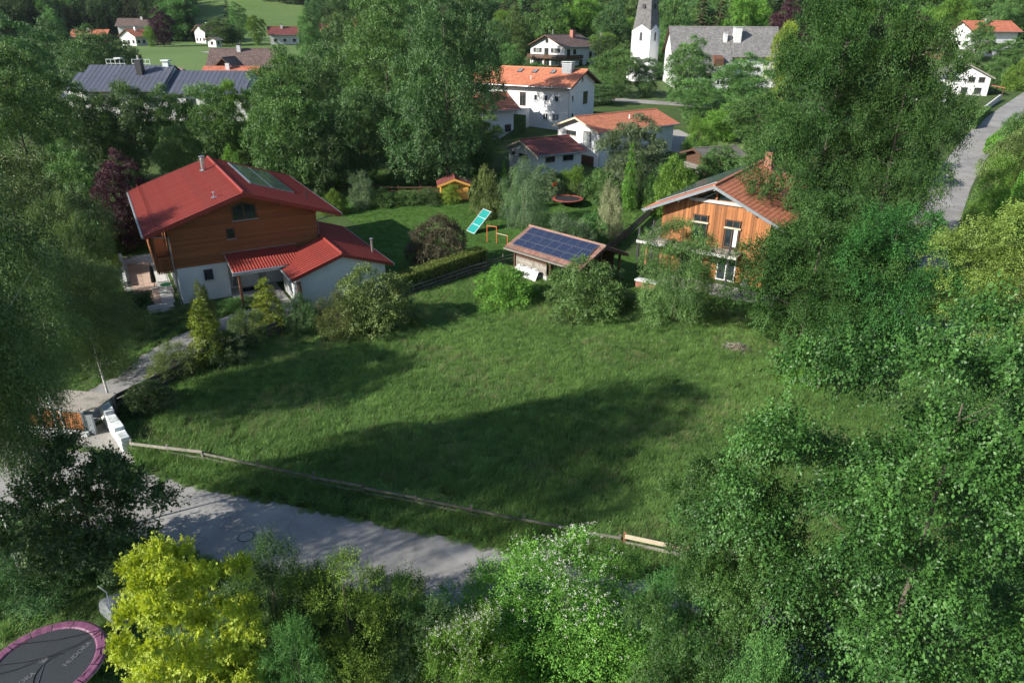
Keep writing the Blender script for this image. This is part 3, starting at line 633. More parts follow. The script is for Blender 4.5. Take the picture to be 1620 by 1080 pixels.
# balcony deck round the corner
dk = MB().box(-6.0, 2.7, -.6, O2-.05, 2.70, 2.80).box(-6.0, -W2-.05, O2-.05, 6.5, 2.70, 2.80).build('balcony', M['greywood'], h2)
x = -6.0
while x < 2.65:
    y1_ = O2-.05 if x > -W2-.1 else 6.5
    MB().box(x+.006, x+.194, -.62, y1_, 2.802, 2.845).build('deck_board', M['greywood'], dk); x += .2
MB().box(-6.05, 2.75, -.68, -.625, 2.62, 2.86).box(-6.06, -6.005, -.62, 6.5, 2.62, 2.86).build('fascia', M['stone'], dk)
for (x, y, zt) in ((-5.9, -.5, 3.95), (-5.9, 2.6, 3.9), (-5.9, 6.2, 3.9), (2.1, -.5, 3.7), (-1.9, -.5, 2.69)):
    MB().box(x-.075, x+.075, y-.075, y+.075, -.1, zt).build('post', M['fr_dark'], dk)
for (x, y) in ((-5.3, 0), (-4.0, .3)): MB().box(x-.08, x+.08, y-.08, y+.08, -.1, 2.69).build('post', M['redpost'], dk)
MB().box(-W2+.2, .6, -.55, -.3, 2.85, 3.1).build('planter', M['greywood'], dk)
# clutter below the balcony
bp_ = empty('brick_bench', (11.2, 54.6, 0), -R_(34), 'low brick and white slab bench under the left end of the timber balcony', 'bench')
MB().box(-.9, .9, -.3, .3, 0, .55).build('base', M['brick'], bp_); MB().box(-1, 1, -.36, .36, .552, .66).build('slab', M['plaster'], bp_)
wt = empty('white_garden_chair', (19.2, 54.0, 0), R_(20), 'white garden chair below the timber balcony beside the terrace door', 'chair')
MB().box(-.28, .28, -.25, .25, .40, .45).build('seat', M['fr_white'], wt); MB().box(-.28, .28, .22, .27, .455, .95).build('backrest', M['fr_white'], wt)
for a in (-.25, .25):
    for b in (-.22, .22): MB().box(a-.02, a+.02, b-.02, b+.02, 0, .395).build('leg', M['fr_white'], wt)
drape('timber_house_terrace', [(12.2,55.4),(20.2,50.4),(21.6,52.6),(19.8,53.9),(13.2,58.4)], .03, M['gravel'])

# ------------------------------------------------------------------ shed with solar panels
sh = empty('solar_shed', (7.55, 54.17, 0), -R_(-44.71), 'low open shed whose tiled roof carries three rows of solar panels', 'shed')
Bs, Es, Rs, Ls = 3.11, 2.41, 3.67, 8.59
add_roof(sh, Bs, Es, Rs, 0, Ls, 't_shed', course=.33, tw=.24, wave=.03, step=.04, deck='brownwood', barge='iron', gutter=None, rafters=True)
MB().box(-Bs-.12, -Bs+.02, 0, Ls, Es-.18, Es-.03).build('fascia', M['greywood'], sh)
zsh = lambda x: Rs-(Rs-Es)*abs(x)/Bs
for k in range(9):
    MB().box(-2.36, -2.30, 4.3, 7.9, .62+k*.19, .62+k*.19+.182).build('wall_board', M['greywood' if k < 5 else 'brownwood'], sh)
MB().box(-2.30, -2.2, 4.3, 7.9, -.2, 2.4).build('wall_core', M['brownwood'], sh)
MB().box(-2.42, -2.15, 4.2, 8.0, -.3, .60).build('footing', M['concrete'], sh)
for k in range(24): y = .6+k*.31; MB().box(1.9, 1.94, y, y+.29, -.1, 2.6).build('back_board', M['brownwood'], sh) if y < 7.8 else None
for (x, y) in ((-2.3, .5), (-2.3, 3.9), (0, .5), (2.6, .5), (2.75, 4), (2.6, 8), (-2.3, 8.1)): MB().box(x-.08, x+.08, y-.08, y+.08, -.1, zsh(x)-.2).build('post', M['fr_brown'], sh)
MB().box(-2.38, -2.22, .3, 8.3, 2.45, 2.6).build('beam', M['brownwood'], sh)
ssl = math.atan2(Rs-Es, Bs); rows = [(-.28, -1.10, .5, 8.0, 8), (-1.14, -1.98, .42, 7.95, 7), (-2.02, -2.74, .36, 8.0, 7)]
for (xa, xb, ya, yb, n) in rows:
    w0 = (yb-ya)/n
    for k in range(n):
        c = empty('solar_panel', ((xa+xb)/2, ya+w0*(k+.5), zsh((xa+xb)/2)+.15)); c.parent = sh; c.rotation_euler = (0, -ssl, 0)
        lx = abs(xb-xa)/2/math.cos(ssl)
        MB().box(-lx, lx, -w0/2+.008, w0/2-.008, -.02, .02).build('frame', M['steel'], c)
        MB().box(-lx+.022, lx-.022, -w0/2+.03, w0/2-.03, .021, .025).build('cells', M['solar'], c)
for xx in (-.45, -1.75, -2.55): MB().bar((xx, .3, zsh(xx)+.1), (xx, 8.15, zsh(xx)+.1), .04, .06).build('rail', M['steel'], sh)
# white foil sacks stacked at the shed wall
fs = empty('foil_wrapped_pile', (0, 0, 0), 0, 'pile of firewood under crumpled white foil against the solar shed wall', 'wood pile')
Ml = Matrix.Translation((7.55, 54.17, 0)) @ Matrix.Rotation(R_(44.71), 4, 'Z')
fs.location = Ml @ Vector((-2.75, 6.0, 0)); fs.rotation_euler = (0, 0, R_(44.71))
bm = bmesh.new(); bmesh.ops.create_grid(bm, x_segments=6, y_segments=26, size=1)
for v in bm.verts:
    a, b = v.co.x, v.co.y; v.co = Vector((-.28*a-.05, 1.25*b, 1.0-.55*max(0, a)**2+.06*math.sin(b*9)+random.uniform(-.06, .06)))
    if a > .9: v.co.z = .25+random.uniform(-.1, .1); v.co.x -= .15
me = bpy.data.meshes.new('cover'); bm.to_mesh(me); bm.free(); me.materials.append(M['whitefoil']); link('cover', me, fs)
for k in range(30):
    j = k % 10; i = k//10
    MB().tube([(-.28, -1.1+j*.24, .12+i*.22), (.25, -1.1+j*.24, .12+i*.22)], .1, 7).build('log', M['palebark'], fs)

# ------------------------------------------------------------------ garden shed, play things
gs = empty('garden_shed', (-6.9, 82.4, float(T(0,82.4))), R_(8), 'small orange stained wooden garden shed with a red brown roof', 'garden shed')
zg = .0
GW, GD = 1.65, 2.4
for k in range(14):
    z0 = .05+k*.142
    MB().box(-GW, GW, -.03, .03, z0, z0+.138).build('plank', M['shedwood'], gs) if z0 < 1.98 else None
    for s in (-1, 1): MB().box(*sorted((s*(GW-.04), s*(GW+.02))), .03, GD, z0, z0+.138).build('plank', M['shedwood'], gs)
MB().prism([(-GW, 2.03), (GW, 2.03), (0, 2.62)], 'y', -.02, .03).build('gable', M['shedwood'], gs)
MB().box(-GW+.05, GW-.05, GD, GD+.06, 0, 2.03).build('back_wall', M['shedwood'], gs)
Fg = Face('g', -.03)
for a in (-.78, .1): window(gs, Fg, a, a+.62, 1.25, 1.85, 'shedwood', 'glass', (.5,), (.5,), sill=None, fwid=.05)
MB().box(-.9, -.02, -.07, -.035, .08, 1.2).build('door', M['shedwood'], gs); MB().box(.02, .9, -.07, -.035, .08, 1.2).build('door', M['shedwood'], gs)
MB().box(-GW-.03, -GW+.08, -.09, -.03, 0, 2.05).build('corner_trim', M['shedwood'], gs)
add_roof(gs, 2.05, 1.95, 2.72, -.5, GD+.3, 't_plum', course=.2, tw=.25, wave=0, step=.012, deck='shedwood', barge='shedwood', gutter=None, rake=.05)
# teal slide of three sheets on a leaning white frame
fb, ft = Vector((-4.6, 70.7, 0)), Vector((-3.1, 76.6, 0))
def G2w(x, y, z): return Vector((x, y, float(T(x, y))+z))
tl = empty('teal_play_ramp', (-4.4, 70.6, 0), R_(0), 'steep teal climbing ramp in a white frame with iron legs on the lawn', 'play ramp')
# local frame: u across, s up the slope
def ramp(mb_fn, name, mat, u0, u1, s0, s1, h0, h1):
    d = Vector((1.75, 1.6, 1.95)); L_ = d.length; d.normalize(); c = Vector((1, -.9, -.2)); c = (c-d*c.dot(d)).normalized(); n_ = c.cross(d)
    if n_.z < 0: n_ = -n_
    vs = []
    for h in (h0, h1):
        for (u, s_) in ((u0, s0), (u1, s0), (u1, s1), (u0, s1)): vs.append(c*u+d*s_+n_*h+Vector((0, 0, .12)))
    return MB().add(vs, [(3,2,1,0),(4,5,6,7),(0,1,5,4),(1,2,6,5),(2,3,7,6),(3,0,4,7)]).build(name, mat, tl)
for k in range(3): ramp(None, 'teal_sheet', M['teal'], -.52, .52, .05+k*1.0, 1.02+k*1.0, 0, .03)
for a in (-.57, .53): ramp(None, 'side_rail', M['whitemetal'], a, a+.04, 0, 3.1, -.05, .08)
for k in range(4): ramp(None, 'cross_bar', M['whitemetal'], -.53, .53, .01+k*1.0, .05+k*1.0, .0, .05)
for (u, s_) in ((-.55, 3.0), (.55, 3.0), (.55, 1.9)):
    d_ = Vector((1.75, 1.6, 1.95)).normalized(); c_ = Vector((1, -.9, -.2)); c_ = (c_-d_*c_.dot(d_)).normalized(); p_ = c_*u+d_*s_+Vector((0, 0, .08))
    MB().tube([p_, (p_.x+.1, p_.y+.15, 0)], .025, 6).build('leg', M['iron'], tl)
# orange bars (low gymnastics bars)
gb_ = empty('gymnastics_bars', (-1.5, 67.0, 0), 0, 'orange painted double height gymnastics bars beside the solar shed', 'climbing bars')
pts = [(-1.05, .5), (-.1, .1), (1.0, -.8)]
for i, (x, y) in enumerate(pts): MB().tube([(x, y, 0), (x, y, 1.75 if i < 2 else 1.1)], .035, 8).build('post', M['orange'], gb_)
MB().tube([(-1.05, .5, 1.7), (-.1, .1, 1.7)], .03, 8).build('bar', M['orange'], gb_); MB().tube([(-.1, .1, 1.05), (1.0, -.8, 1.05)], .03, 8).build('bar', M['freshwood'], gb_)
def ring(mb, r0, r1, z0, z1, n=48, c=(0, 0)):
    return mb.lathe([(r0, z0), (r0, z1), (r1, z1), (r1, z0), (r0, z0)], n, c)
# far trampoline
tf = empty('far_trampoline', (6.4, 80.9, float(T(6.4, 80.9))), 0, 'round trampoline with orange rim and net poles at the far end of the lawn', 'trampoline')
MB().lathe([(0, .78), (1.5, .78), (1.5, .76)], 40).build('mat', M['blackcloth'], tf)
ring(MB(), 1.5, 1.82, .76, .83, 48).build('pad', M['redpad'], tf)
MB().tube([(1.72*math.cos(t), 1.72*math.sin(t), .70) for t in np.linspace(0, 2*math.pi, 41)], .03, 6, False).build('frame', M['iron'], tf)
for k in range(6):
    t = k*math.pi/3+.2; x, y = 1.74*math.cos(t), 1.74*math.sin(t)
    MB().tube([(x, y, 0), (x, y, .72)], .03, 6).build('leg', M['iron'], tf); MB().tube([(x*1.04, y*1.04, .7), (x*1.04, y*1.04, 2.5)], .022, 6).build('pole', M['iron'], tf)
for (a, b) in ((2.3, 3.0),):
    MB().prism([(1.8*math.cos(a), 1.8*math.sin(a)), (1.8*math.cos(b), 1.8*math.sin(b)), (1.76*math.cos(b), 1.76*math.sin(b)), (1.76*math.cos(a), 1.76*math.sin(a))], 'z', 2.1, 2.5).build('net_banner', M['orange'], tf)
nm = MB(); 
for z_ in np.arange(.95, 2.4, .18): nm.tube([(1.76*math.cos(t), 1.76*math.sin(t), z_) for t in np.linspace(-.6, 2.2, 22)], .006, 3, False)
for t in np.linspace(-.6, 2.2, 40): nm.tube([(1.76*math.cos(t), 1.76*math.sin(t), .85), (1.76*math.cos(t), 1.76*math.sin(t), 2.45)], .005, 3, False)
nm.build('net', M['blackcloth'], tf)['kind'] = 'stuff'
# near trampoline with plum pink pad
tn = empty('near_trampoline', (-15.3, 16.3, 0), 0, 'large round trampoline with plum pink pad and black printed mat', 'trampoline')
MB().lathe([(0, .77), (1.0, .762), (1.55, .77), (1.55, .75)], 64).build('mat', M['jumpmat'], tn)
for k in range(16):
    t0, t1 = k*math.pi/8+.01, (k+1)*math.pi/8-.01; mb = MB(); vs = []; n = 5
    for i in range(n):
        t = t0+(t1-t0)*i/(n-1)
        for (r, z) in ((1.5, .775), (1.55, .81), (1.78, .815), (1.86, .77)): vs.append((r*math.cos(t), r*math.sin(t), z+.006*math.sin(i*3+k)))
    mb.add(vs, [(i*4+j, i*4+j+1, i*4+j+5, i*4+j+4) for i in range(n-1) for j in range(3)]); mb.build('pad_segment', M['pink'], tn)
MB().tube([(1.8*math.cos(t), 1.8*math.sin(t), .70) for t in np.linspace(0, 2*math.pi, 49)], .03, 6, False).build('frame', M['steel'], tn)
for k in range(8):
    t = k*math.pi/4+.3; MB().tube([(1.8*math.cos(t), 1.8*math.sin(t), 0), (1.8*math.cos(t), 1.8*math.sin(t), .7)], .025, 6).build('leg', M['steel'], tn)
def words(body, parent, loc, size, rz, mat, name='lettering'):
    c = bpy.data.curves.new(name, 'FONT'); c.body = body; c.size = size; c.align_x = 'CENTER'; c.align_y = 'CENTER'; c.extrude = .001
    tmp = bpy.data.objects.new(name, c); me = bpy.data.meshes.new_from_object(tmp); bpy.data.objects.remove(tmp); me.materials.clear(); me.materials.append(mat)
    o = bpy.data.objects.new(name, me); col.objects.link(o); o.parent = parent; o.location = loc; o.rotation_euler = (0, 0, rz); return o
words('HUDORA', tn, (.85, .45, .774), .24, R_(72), M['print'])
words('HUDORA', tn, (-.35, -.75, .772), .24, R_(62), M['print'])
lg = MB()
for k in range(4): lg.prism([(-.25+.03*k, .0+.05*k), (.14, .05*k), (.12, .035+.05*k)], 'z', .7705, .7735)
lg.build('logo_mark', M['print'], tn).location = (-.15, .1, .001)
MB().tube([(-.03,.1,.776), (.45,-1.3,.776)], .012, 5).build('net_rod', M['steel'], tn)
nc = MB()
for p, q in (((1.15, 1.4), (-1.5, .75)), ((1.15, 1.4), (.1, .35)), ((.1, .35), (-1.7, -.6)), ((.3, .42), (-1.6, -.1)), ((1.15, 1.4), (1.66, .35)), ((1.66, .35), (1.5, -.5))):
    m_ = ((p[0]+q[0])/2+.05, (p[1]+q[1])/2-.06)
    nc.tube([(p[0], p[1], .84), (m_[0], m_[1], .795), (q[0], q[1], .84)], .012, 5)
nc.build('net_cord', M['blackcloth'], tn)
ah = MB(); ah.tube([(.47+.42*math.cos(t)-.1, -.25+.62*math.sin(t), .7785) for t in np.linspace(1.9, 4.6, 20)], .01, 4).build('net_hem', M['blackcloth'], tn)
MB().tube([(1.5, 1.35, .0), (1.55, 1.55, 1.3), (1.3, 1.95, 2.0), (.95, 2.1, 2.15)], .014, 8).build('bent_pole', M['steel'], tn)
# folded grey tarpaulin shelter behind it
tp = MB(); vs = []; n = 14; m_ = 6
for i in range(n+1):
    t = math.pi*i/n
    for j in range(m_+1):
        s_ = j/m_; r = .62*(1-.35*s_*s_); vs.append((r*math.cos(t)*1.1, s_*1.0, r*math.sin(t)*1.5+.02*math.sin(7*t+5*s_)))
tp.add(vs, [(i*(m_+1)+j, i*(m_+1)+j+1, (i+1)*(m_+1)+j+1, (i+1)*(m_+1)+j) for i in range(n) for j in range(m_)])
tp.prism([(.6*math.cos(math.pi*i/n)*1.1, .6*math.sin(math.pi*i/n)*1.5) for i in range(n+1)], 'y', .02, .05)
tag(tp.build('tarpaulin_tunnel', M['greytarp'], None, (-14.5, 18.6, .25), R_(-35)), 'grey tarpaulin play tunnel lying behind the pink rimmed trampoline', 'play tunnel')

# ------------------------------------------------------------------ white house with long orange roof, and its neighbours
wh = house('white_house', 'long white house with bright orange tiled roof and three small skylights', 'house', 12.37, 123.84, -59.33, 4.9, .9, 19.6, 6.06, 6.64, 9.12, 20.69, 'plaster', 't_orange', course=.4, tw=.34, wave=.02)
FL = Face('l', -4.9)
for (a, b, c, d) in ((6.8,7.47,4.25,5.22), (4.8,5.49,4.25,5.22), (2.78,3.57,4.25,5.2), (4.71,5.67,1.3,2.35), (13.7,15.2,4.1,5.5)): window(wh, FL, a, b, c, d, 'fr_white', 'glass', (.5,) if b-a > .9 else ())
window(wh, FL, 2.62, 3.93, 1.25, 2.37, 'fr_white', 'glass_pale', (.5,), sill=None, name='side_door')
window(wh, FL, 9.08, 10.22, 3.3, 5.5, 'fr_brown', 'glass', (.5,), sill=None, name='terrace_door')
window(wh, FL, 17.0, 18.4, 3.3, 5.4, 'fr_brown', 'glass', (.5,), sill=None, name='terrace_door')
FG = Face('g', .9)
window(wh, FG, -4.0, -3.3, 4.33, 5.28); window(wh, FG, .45, 2.1, 3.6, 5.6, 'fr_brown', 'glass', (.5,)); window(wh, FG, -3.9, -3.1, 1.85, 2.5); window(wh, FG, -.5, .2, 7.2, 7.9)
zz_ = lambda x: 9.12-(9.12-6.64)*abs(x)/6.06; a_ = math.atan2(9.12-6.64, 6.06)
for y in (12.2, 9.3, 5.8):
    c = empty('skylight', (-1.35, y, zz_(1.35)+.08)); c.parent = wh; c.rotation_euler = (0, -a_, 0)
    MB().box(-.6, .6, -.42, .42, -.05, .07).build('frame', M['fr_dark'], c); MB().box(-.5, .5, -.33, .33, .071, .08).build('pane', M['glass_pale'], c)
MB().tube([(-4.0, 8.6, 7.4), (-4.0, 8.6, 8.1)], .09, 8).build('vent_pipe', M['whitemetal'], wh)
ch = chimney(wh, -1.0, 3.2, 7.6, 10.0, 1.2, 1.8, 'gutter', 'whitemetal')
downpipe(wh, [(-6.15, .4, 6.5), (-4.98, .85, 5.9), (-4.98, .85, .3)])
tr_ = empty('house_terrace', wh.location, wh.rotation_euler.z, 'white walled terrace with a railing in front of the long white house', 'terrace')
MB().box(-9.2, -4.92, 8.2, 19.5, -1, 2.95).build('retaining_wall', M['plaster'], tr_)
MB().box(-9.3, -4.92, 8.1, 19.6, 2.955, 3.05).build('paving', M['slab'], tr_)
for k in range(24): MB().box(-9.2, -9.16, 8.3+k*.47, 8.34+k*.47, 3.052, 3.9).build('baluster', M['fr_dark'], tr_)
MB().box(-9.22, -9.14, 8.2, 19.5, 3.903, 3.96).build('handrail', M['fr_dark'], tr_)
tag(MB().prism([(-9.25, 2.4), (-9.25, -1.5), (-16, -1.5)], 'y', 6.5, 21).build('grassy_bank', M['ground'], None, wh.location, wh.rotation_euler.z), kind='structure')
w2 = house('white_annex', 'white house with rust orange roof and a balcony door below the long white house', 'house', 8.62, 101.92, 51.98, 4.4, .8, 16.2, 4.92, 4.63, 6.28, 17.08, 'plaster', 't_orange', course=.36, tw=.3, wave=.02, barge='freshwood', deck='brownwood')
F2 = Face('g', .8)
window(w2, F2, -2.45, -.42, 3.58, 4.22, 'fr_brown', 'glass', (.5,)); bd = window(w2, F2, 1.13, 2.65, 2.15, 4.45, 'fr_brown', 'glass_pale', (.5,), sill=None, name='balcony_door')
mb = MB()
for k in range(9): mb.box(1.0+k*.21, 1.03+k*.21, .55, .58, 2.1, 3.0)
mb.box(.95, 2.8, .54, .6, 3.0, 3.05).box(.95, 2.8, .54, .79, 2.04, 2.1).build('railing', M['fr_white'], bd)
window(w2, F2, .95, 3.4, -.6, 1.15, 'fr_brown', 'brownwood', (.33, .66), sill=None, name='garage_door')
for a in (3, 7, 11): window(w2, Face('r', 4.4), a, a+1.3, 2.2, 3.6, 'fr_brown')
MB().tube([(2.0, 9, 5.4), (2.0, 9, 6.2)], .1, 8).build('vent_pipe', M['whitemetal'], w2)
downpipe(w2, [(5.0, .2, 4.5), (4.5, .72, 4.0), (4.5, .72, 0)])
w3 = house('low_annex', 'low white annex with dark red brown roof beside the weeping tree', 'outbuilding', .87, 96.26, 56.84, 3.6, .6, 7.8, 4.18, 2.81, 4.31, 8.3, 'plaster', 't_plum', course=.34, tw=.3, wave=.02, barge='freshwood')
F3 = Face('g', .6); window(w3, F3, -.98, 1.2, 1.85, 2.4, 'fr_brown', 'glass', (.5,)); window(w3, F3, -2.67, -2.05, 2.0, 2.42, 'fr_brown')
F3r = Face('r', 3.6); window(w3, F3r, 1.77, 3.26, 1.7, 2.38, 'fr_brown', 'glass', (.6,)); window(w3, F3r, 4.65, 6.4, 1.65, 2.38, 'fr_brown', 'glass', (.5,))
MB().box(3.61, 3.67, 6.5, 7.1, .55, 1.0).build('meter_box', M['greywood'], w3)
# grey woodshed with logs
ws = house('woodshed', 'mossy grey roofed woodshed with stacked logs above the timber house', 'woodshed', 24.5, 97, 70, 2.6, .8, 6.2, 3.3, 2.2, 3.2, 7, 'brownwood', 't_moss', course=.3, tw=.25, wave=0, gutter=None)
for k in range(33): MB().tube([(-2.2+.38*(k % 11)+.1*(k//11 % 2), .3, .2+.36*(k//11)), (-2.2+.38*(k % 11)+.1*(k//11 % 2), .78, .2+.36*(k//11))], .17, 7).build('log', M['palebark'], ws)
# ------------------------------------------------------------------ balcony chalet
al = house('balcony_chalet', 'white chalet with brown roof, dark balcony and green shutters left of the church', 'house', 8.87, 217.5, 43.93, 6.6, 1.2, 15.5, 7.53, 5.03, 8.14, 16.2, 'plaster', 't_brown', gz=8.83, course=.4, tw=.34, wave=.02)
FA = Face('g', 1.2)
window(al, FA, -4.6, -2.97, 3.4, 4.6, 'fr_brown', 'glass_pale', (.5,), shutters='fr_dark'); window(al, FA, 2.25, 4.0, 3.4, 4.6, 'fr_brown', 'glass_pale', (.5,), shutters='fr_dark')
window(al, FA, -1.1, .5, 2.3, 4.6, 'fr_brown', 'glass', (.5,), sill=None, name='balcony_door'); window(al, FA, -.75, .35, 6.0, 7.0, 'fr_brown', 'glass')
for (a, b) in ((-5.4, -1.8), (-1.2, .9), (1.6, 5.2)): window(al, FA, a, b, -.1, 1.5, 'fr_brown', 'glass', (.5,), sill=None, name='ground_floor_door')
bb = MB().box(-6.8, 7.9, 0, 1.19, 1.85, 2.0).box(6.62, 7.9, 1.19, 8, 1.85, 2.0).build('balcony', M['brownwood'], al)
k = -6.8
while k < 7.8: MB().box(k, k+.24, -.05, -.005, 1.95, 2.85).build('railing_board', M['brownwood'], bb); k += .3
k = 0
while k < 8: MB().box(7.91, 7.95, k, k+.24, 1.95, 2.85).build('railing_board', M['brownwood'], bb); k += .3
MB().box(-6.85, 7.98, -.10, .02, 2.855, 2.95).build('handrail', M['brownwood'], bb)
for x in (-6.5, 0, 6.5): MB().box(x-.1, x+.1, -.02, .14, -.5, 1.84).build('post', M['brownwood'], bb)
FAr = Face('r', 6.6)
for (a, b, c, d) in ((2.2,3.6,2.4,4.4), (5,6.2,3,4.3), (12.4,13.6,1.6,3.6), (7.8,9.3,-1,1.6), (11.2,12.8,-1,1.2)): window(al, FAr, a, b, c, d, 'fr_brown', 'glass', (.5,))
chimney(al, 1.6, 10.5, 6.8, 9.4, 1.2, 1.3, 'brick', 'iron'); MB().tube([(-.5, 4, 8), (-.5, 4, 9.6)], .05, 6).build('aerial', M['whitemetal'], al)
# ------------------------------------------------------------------ church
cg = 7.0
cn = empty('church_nave', (36.5, 180, cg), -R_(90), 'white church hall with a huge steep grey shingle roof beside the tower', 'church')
MB().prism([(-5, -2), (9.2, -2), (9.2, 3.2), (0, 12.0), (-5, 7)], 'y', .6, 13.6).build('wall', M['plaster'], cn)
MB().prism([(-5, -2), (6, -2), (6, 6.2), (0, 12.0), (-5, 7)], 'y', 13.6, 25.2).build('wall', M['plaster'], cn)
for (s, y0, y1, b) in ((1, 0, 13.9, 10.0), (1, 13.95, 25.8, 6.6), (-1, 0, 25.8, 6.0)):
    Ee = 12.4-.95*b
    d = MB().prism([(0, 12.38), (s*b, Ee-.02), (s*b, Ee-.25), (0, 12.15)], 'y', y0+.03, y1-.03).build('roof_slope', M['brownwood'], cn)
    t = link('roof_shingles', surf_mesh('roof_shingles', M['t_grey'], b+.03, Ee-.03, 12.4, s, y0, y1, .32, .32, 0, .03), d); t['kind'] = 'stuff'
MB().tube([(0, 0, 12.42), (0, 25.8, 12.42)], .14, 8).build('ridge_cap', M['t_grey'], cn)
FC = Face('r', 9.2)
for a in (1.5, 4.5, 7.5, 10.3): window(cn, FC, a, a+1.5, .3, 2.3, 'fr_white', 'glass', (.5,), (.5,))
chimney(cn, 2.6, 15.6, 8.5, 12.2, 1.8, 1.6, 'plaster', 'plaster'); chimney(cn, 3.1, 12.8, 8.7, 11, .8, .8, 'plaster', 'plaster')
dmr = MB().prism([(6.2, 4.3), (8.6, 4.3), (8.6, 5.9), (6.2, 6.5)], 'y', 9.4, 11.6).build('dormer', M['copper'], cn)
MB().box(8.6, 8.63, 9.6, 11.4, 4.5, 5.7).build('dormer_opening', M['brownwood'], dmr)
ctw = empty('church_tower', (32.2, 185.5, cg+.2), R_(-37), 'white church tower with pointed gables and tall grey shingle spire', 'church tower')
TW = 2.5; TZt = 10.7
MB().box(-TW, TW, -TW, TW, -3, TZt).build('shaft', M['plaster'], ctw)
FT = {'g': Face('g', -TW), 'r': Face('r', TW), 'l': Face('l', -TW), 'b': Face('b', TW)}
for k in FT:
    F = FT[k]; mb = MB(); n0 = len(mb.v)
    vs = [F(-TW, .02, TZt), F(TW, .02, TZt), F(TW, .02, TZt+.5), F(0, .02, TZt+1.9), F(-TW, .02, TZt+.5)]; vb = [F(u, -.25, z) for u, z in ((-TW, TZt), (TW, TZt), (TW, TZt+.5), (0, TZt+1.9), (-TW, TZt+.5))]
    mb.add(vs+vb, [(0,1,2,3,4), (9,8,7,6,5)]+[(i, (i+1) % 5, 5+(i+1) % 5, 5+i) for i in range(5)]); mb.build('gable', M['plaster'], ctw)
    wo = MB(); pp = [(-.38, TZt-1.6), (.38, TZt-1.6), (.38, TZt-.1)]+[(.38*math.cos(t), TZt-.1+.38*math.sin(t)) for t in np.linspace(.4, 2.74, 5)]+[(-.38, TZt-.1)]
    n = len(pp); a = [F(u, .03, z) for u, z in pp]; b = [F(u, -.1, z) for u, z in pp]
    wo.add(a+b, [tuple(range(n)), tuple(reversed(range(n, 2*n)))]+[(i, (i+1) % n, n+(i+1) % n, n+i) for i in range(n)]); wo = wo.build('belfry_window', M['fr_dark'], ctw)
    q = MB(); F.box(q, -.5, .5, -.02, .14, TZt-1.75, TZt-1.62); q.build('sill', M['stone'], wo)
nlev = 90; V = []; Fq = []; hh = 24.0
for i in range(nlev):
    z0, z1 = i*hh/nlev, (i+1)*hh/nlev
    for (z, ex) in ((z0, .018), (z1, 0)):
        r = (TW-.12)*(1-z/hh)+ex
        V += [(-r, -r, z), (r, -r, z), (r, r, z), (-r, r, z)]
V = [(x, y, TZt+.35+z) for x, y, z in V]
for i in range(nlev*2-1):
    for k in range(4): Fq.append((i*4+k, i*4+(k+1) % 4, i*4+4+(k+1) % 4, i*4+4+k))
me = mesh_np('spire', V, Fq, M['t_spire']); l = me.uv_layers.new(name='UVMap')
co = np.array(V)[np.array(Fq).ravel()]; l.data.foreach_set('uv', np.stack([(co[:, 0]+co[:, 1])*2.2+40, co[:, 2]*2.5], -1).ravel().astype(np.float32)); link('spire', me, ctw)
for k in ('g', 'r'):
    F = FT[k]; mb = MB(); vs = [F(.42*math.cos(t), -.35, 16.6+.5*math.sin(t)) for t in np.linspace(0, 2*math.pi, 13)[:-1]]; vb = [F(.42*math.cos(t), -1.2, 16.6+.5*math.sin(t)) for t in np.linspace(0, 2*math.pi, 13)[:-1]]
    mb.add(vs+vb, [tuple(range(12)), tuple(reversed(range(12, 24)))]+[(i, (i+1) % 12, 12+(i+1) % 12, 12+i) for i in range(12)]).build('spire_hatch', M['iron'], ctw)
por = MB().prism([(-1.6, 0), (1.6, 0), (1.6, 3.5), (0, 5.2), (-1.6, 3.5)], 'y', -5.5, -2.52).build('porch', M['plaster'], ctw)
MB().prism([(-1.9, 3.5), (0, 5.5), (1.9, 3.5), (1.9, 3.35), (0, 5.3), (-1.9, 3.35)], 'y', -5.8, -2.52).build('porch_roof', M['t_grey'], ctw)
# ------------------------------------------------------------------ slate blue hall
ha = empty('metal_roofed_hall', (-78, 133, 4.2), -R_(90), 'long hall with slate blue standing seam metal roof behind the trees', 'hall')
MB().box(-5.5, 6.3, .5, 31.5, -2, 4.6).build('wall', M['plaster_old'], ha)
for k in range(9): window(ha, Face('r', 6.3), 1.5+k*3.3, 3.1+k*3.3, 2.0, 3.6, 'fr_dark', 'glass', (.5,))
for (y0, y1, Rr, Bf, xo) in ((0, 2.4, 7.3, 7.2, 0), (2.4, 17.6, 8.6, 7.6, 0), (17.6, 31.6, 7.75, 6.8, 0)):
    slope = .5
    for s, b in ((1, Bf), (-1, 6.2)):
        Ee = Rr-slope*b; d = MB().prism([(0, Rr-.02), (s*b, Ee-.02), (s*b, Ee-.2), (0, Rr-.2)], 'y', y0+.02, y1-.02).build('roof_slope', M['fr_dark'], ha)
        n = round((y1-y0)/.84); pw_ = (y1-y0)/n
        me = surf_mesh('roof_panel', M['slate'], b, Ee, Rr, s, 0, pw_, 4.2, pw_, 0, .015, prof=([0, .03, .06, .061, pw_], [.03, .03, .03, 0, 0]))
        for k in range(n): link('roof_panel', me, d, (0, y0+k*pw_, 0))
        MB().tube([(s*(b+.05), y0, Ee-.05), (s*(b+.05), y1, Ee-.05)], .08, 6).build('gutter', M['fr_dark'], ha)
    if y1 > 3: MB().prism([(-5.4, 4.0), (6.2, 4.0), (0, Rr-.25)], 'y', y0+.3, y1-.1).build('gable', M['plaster_old'], ha)
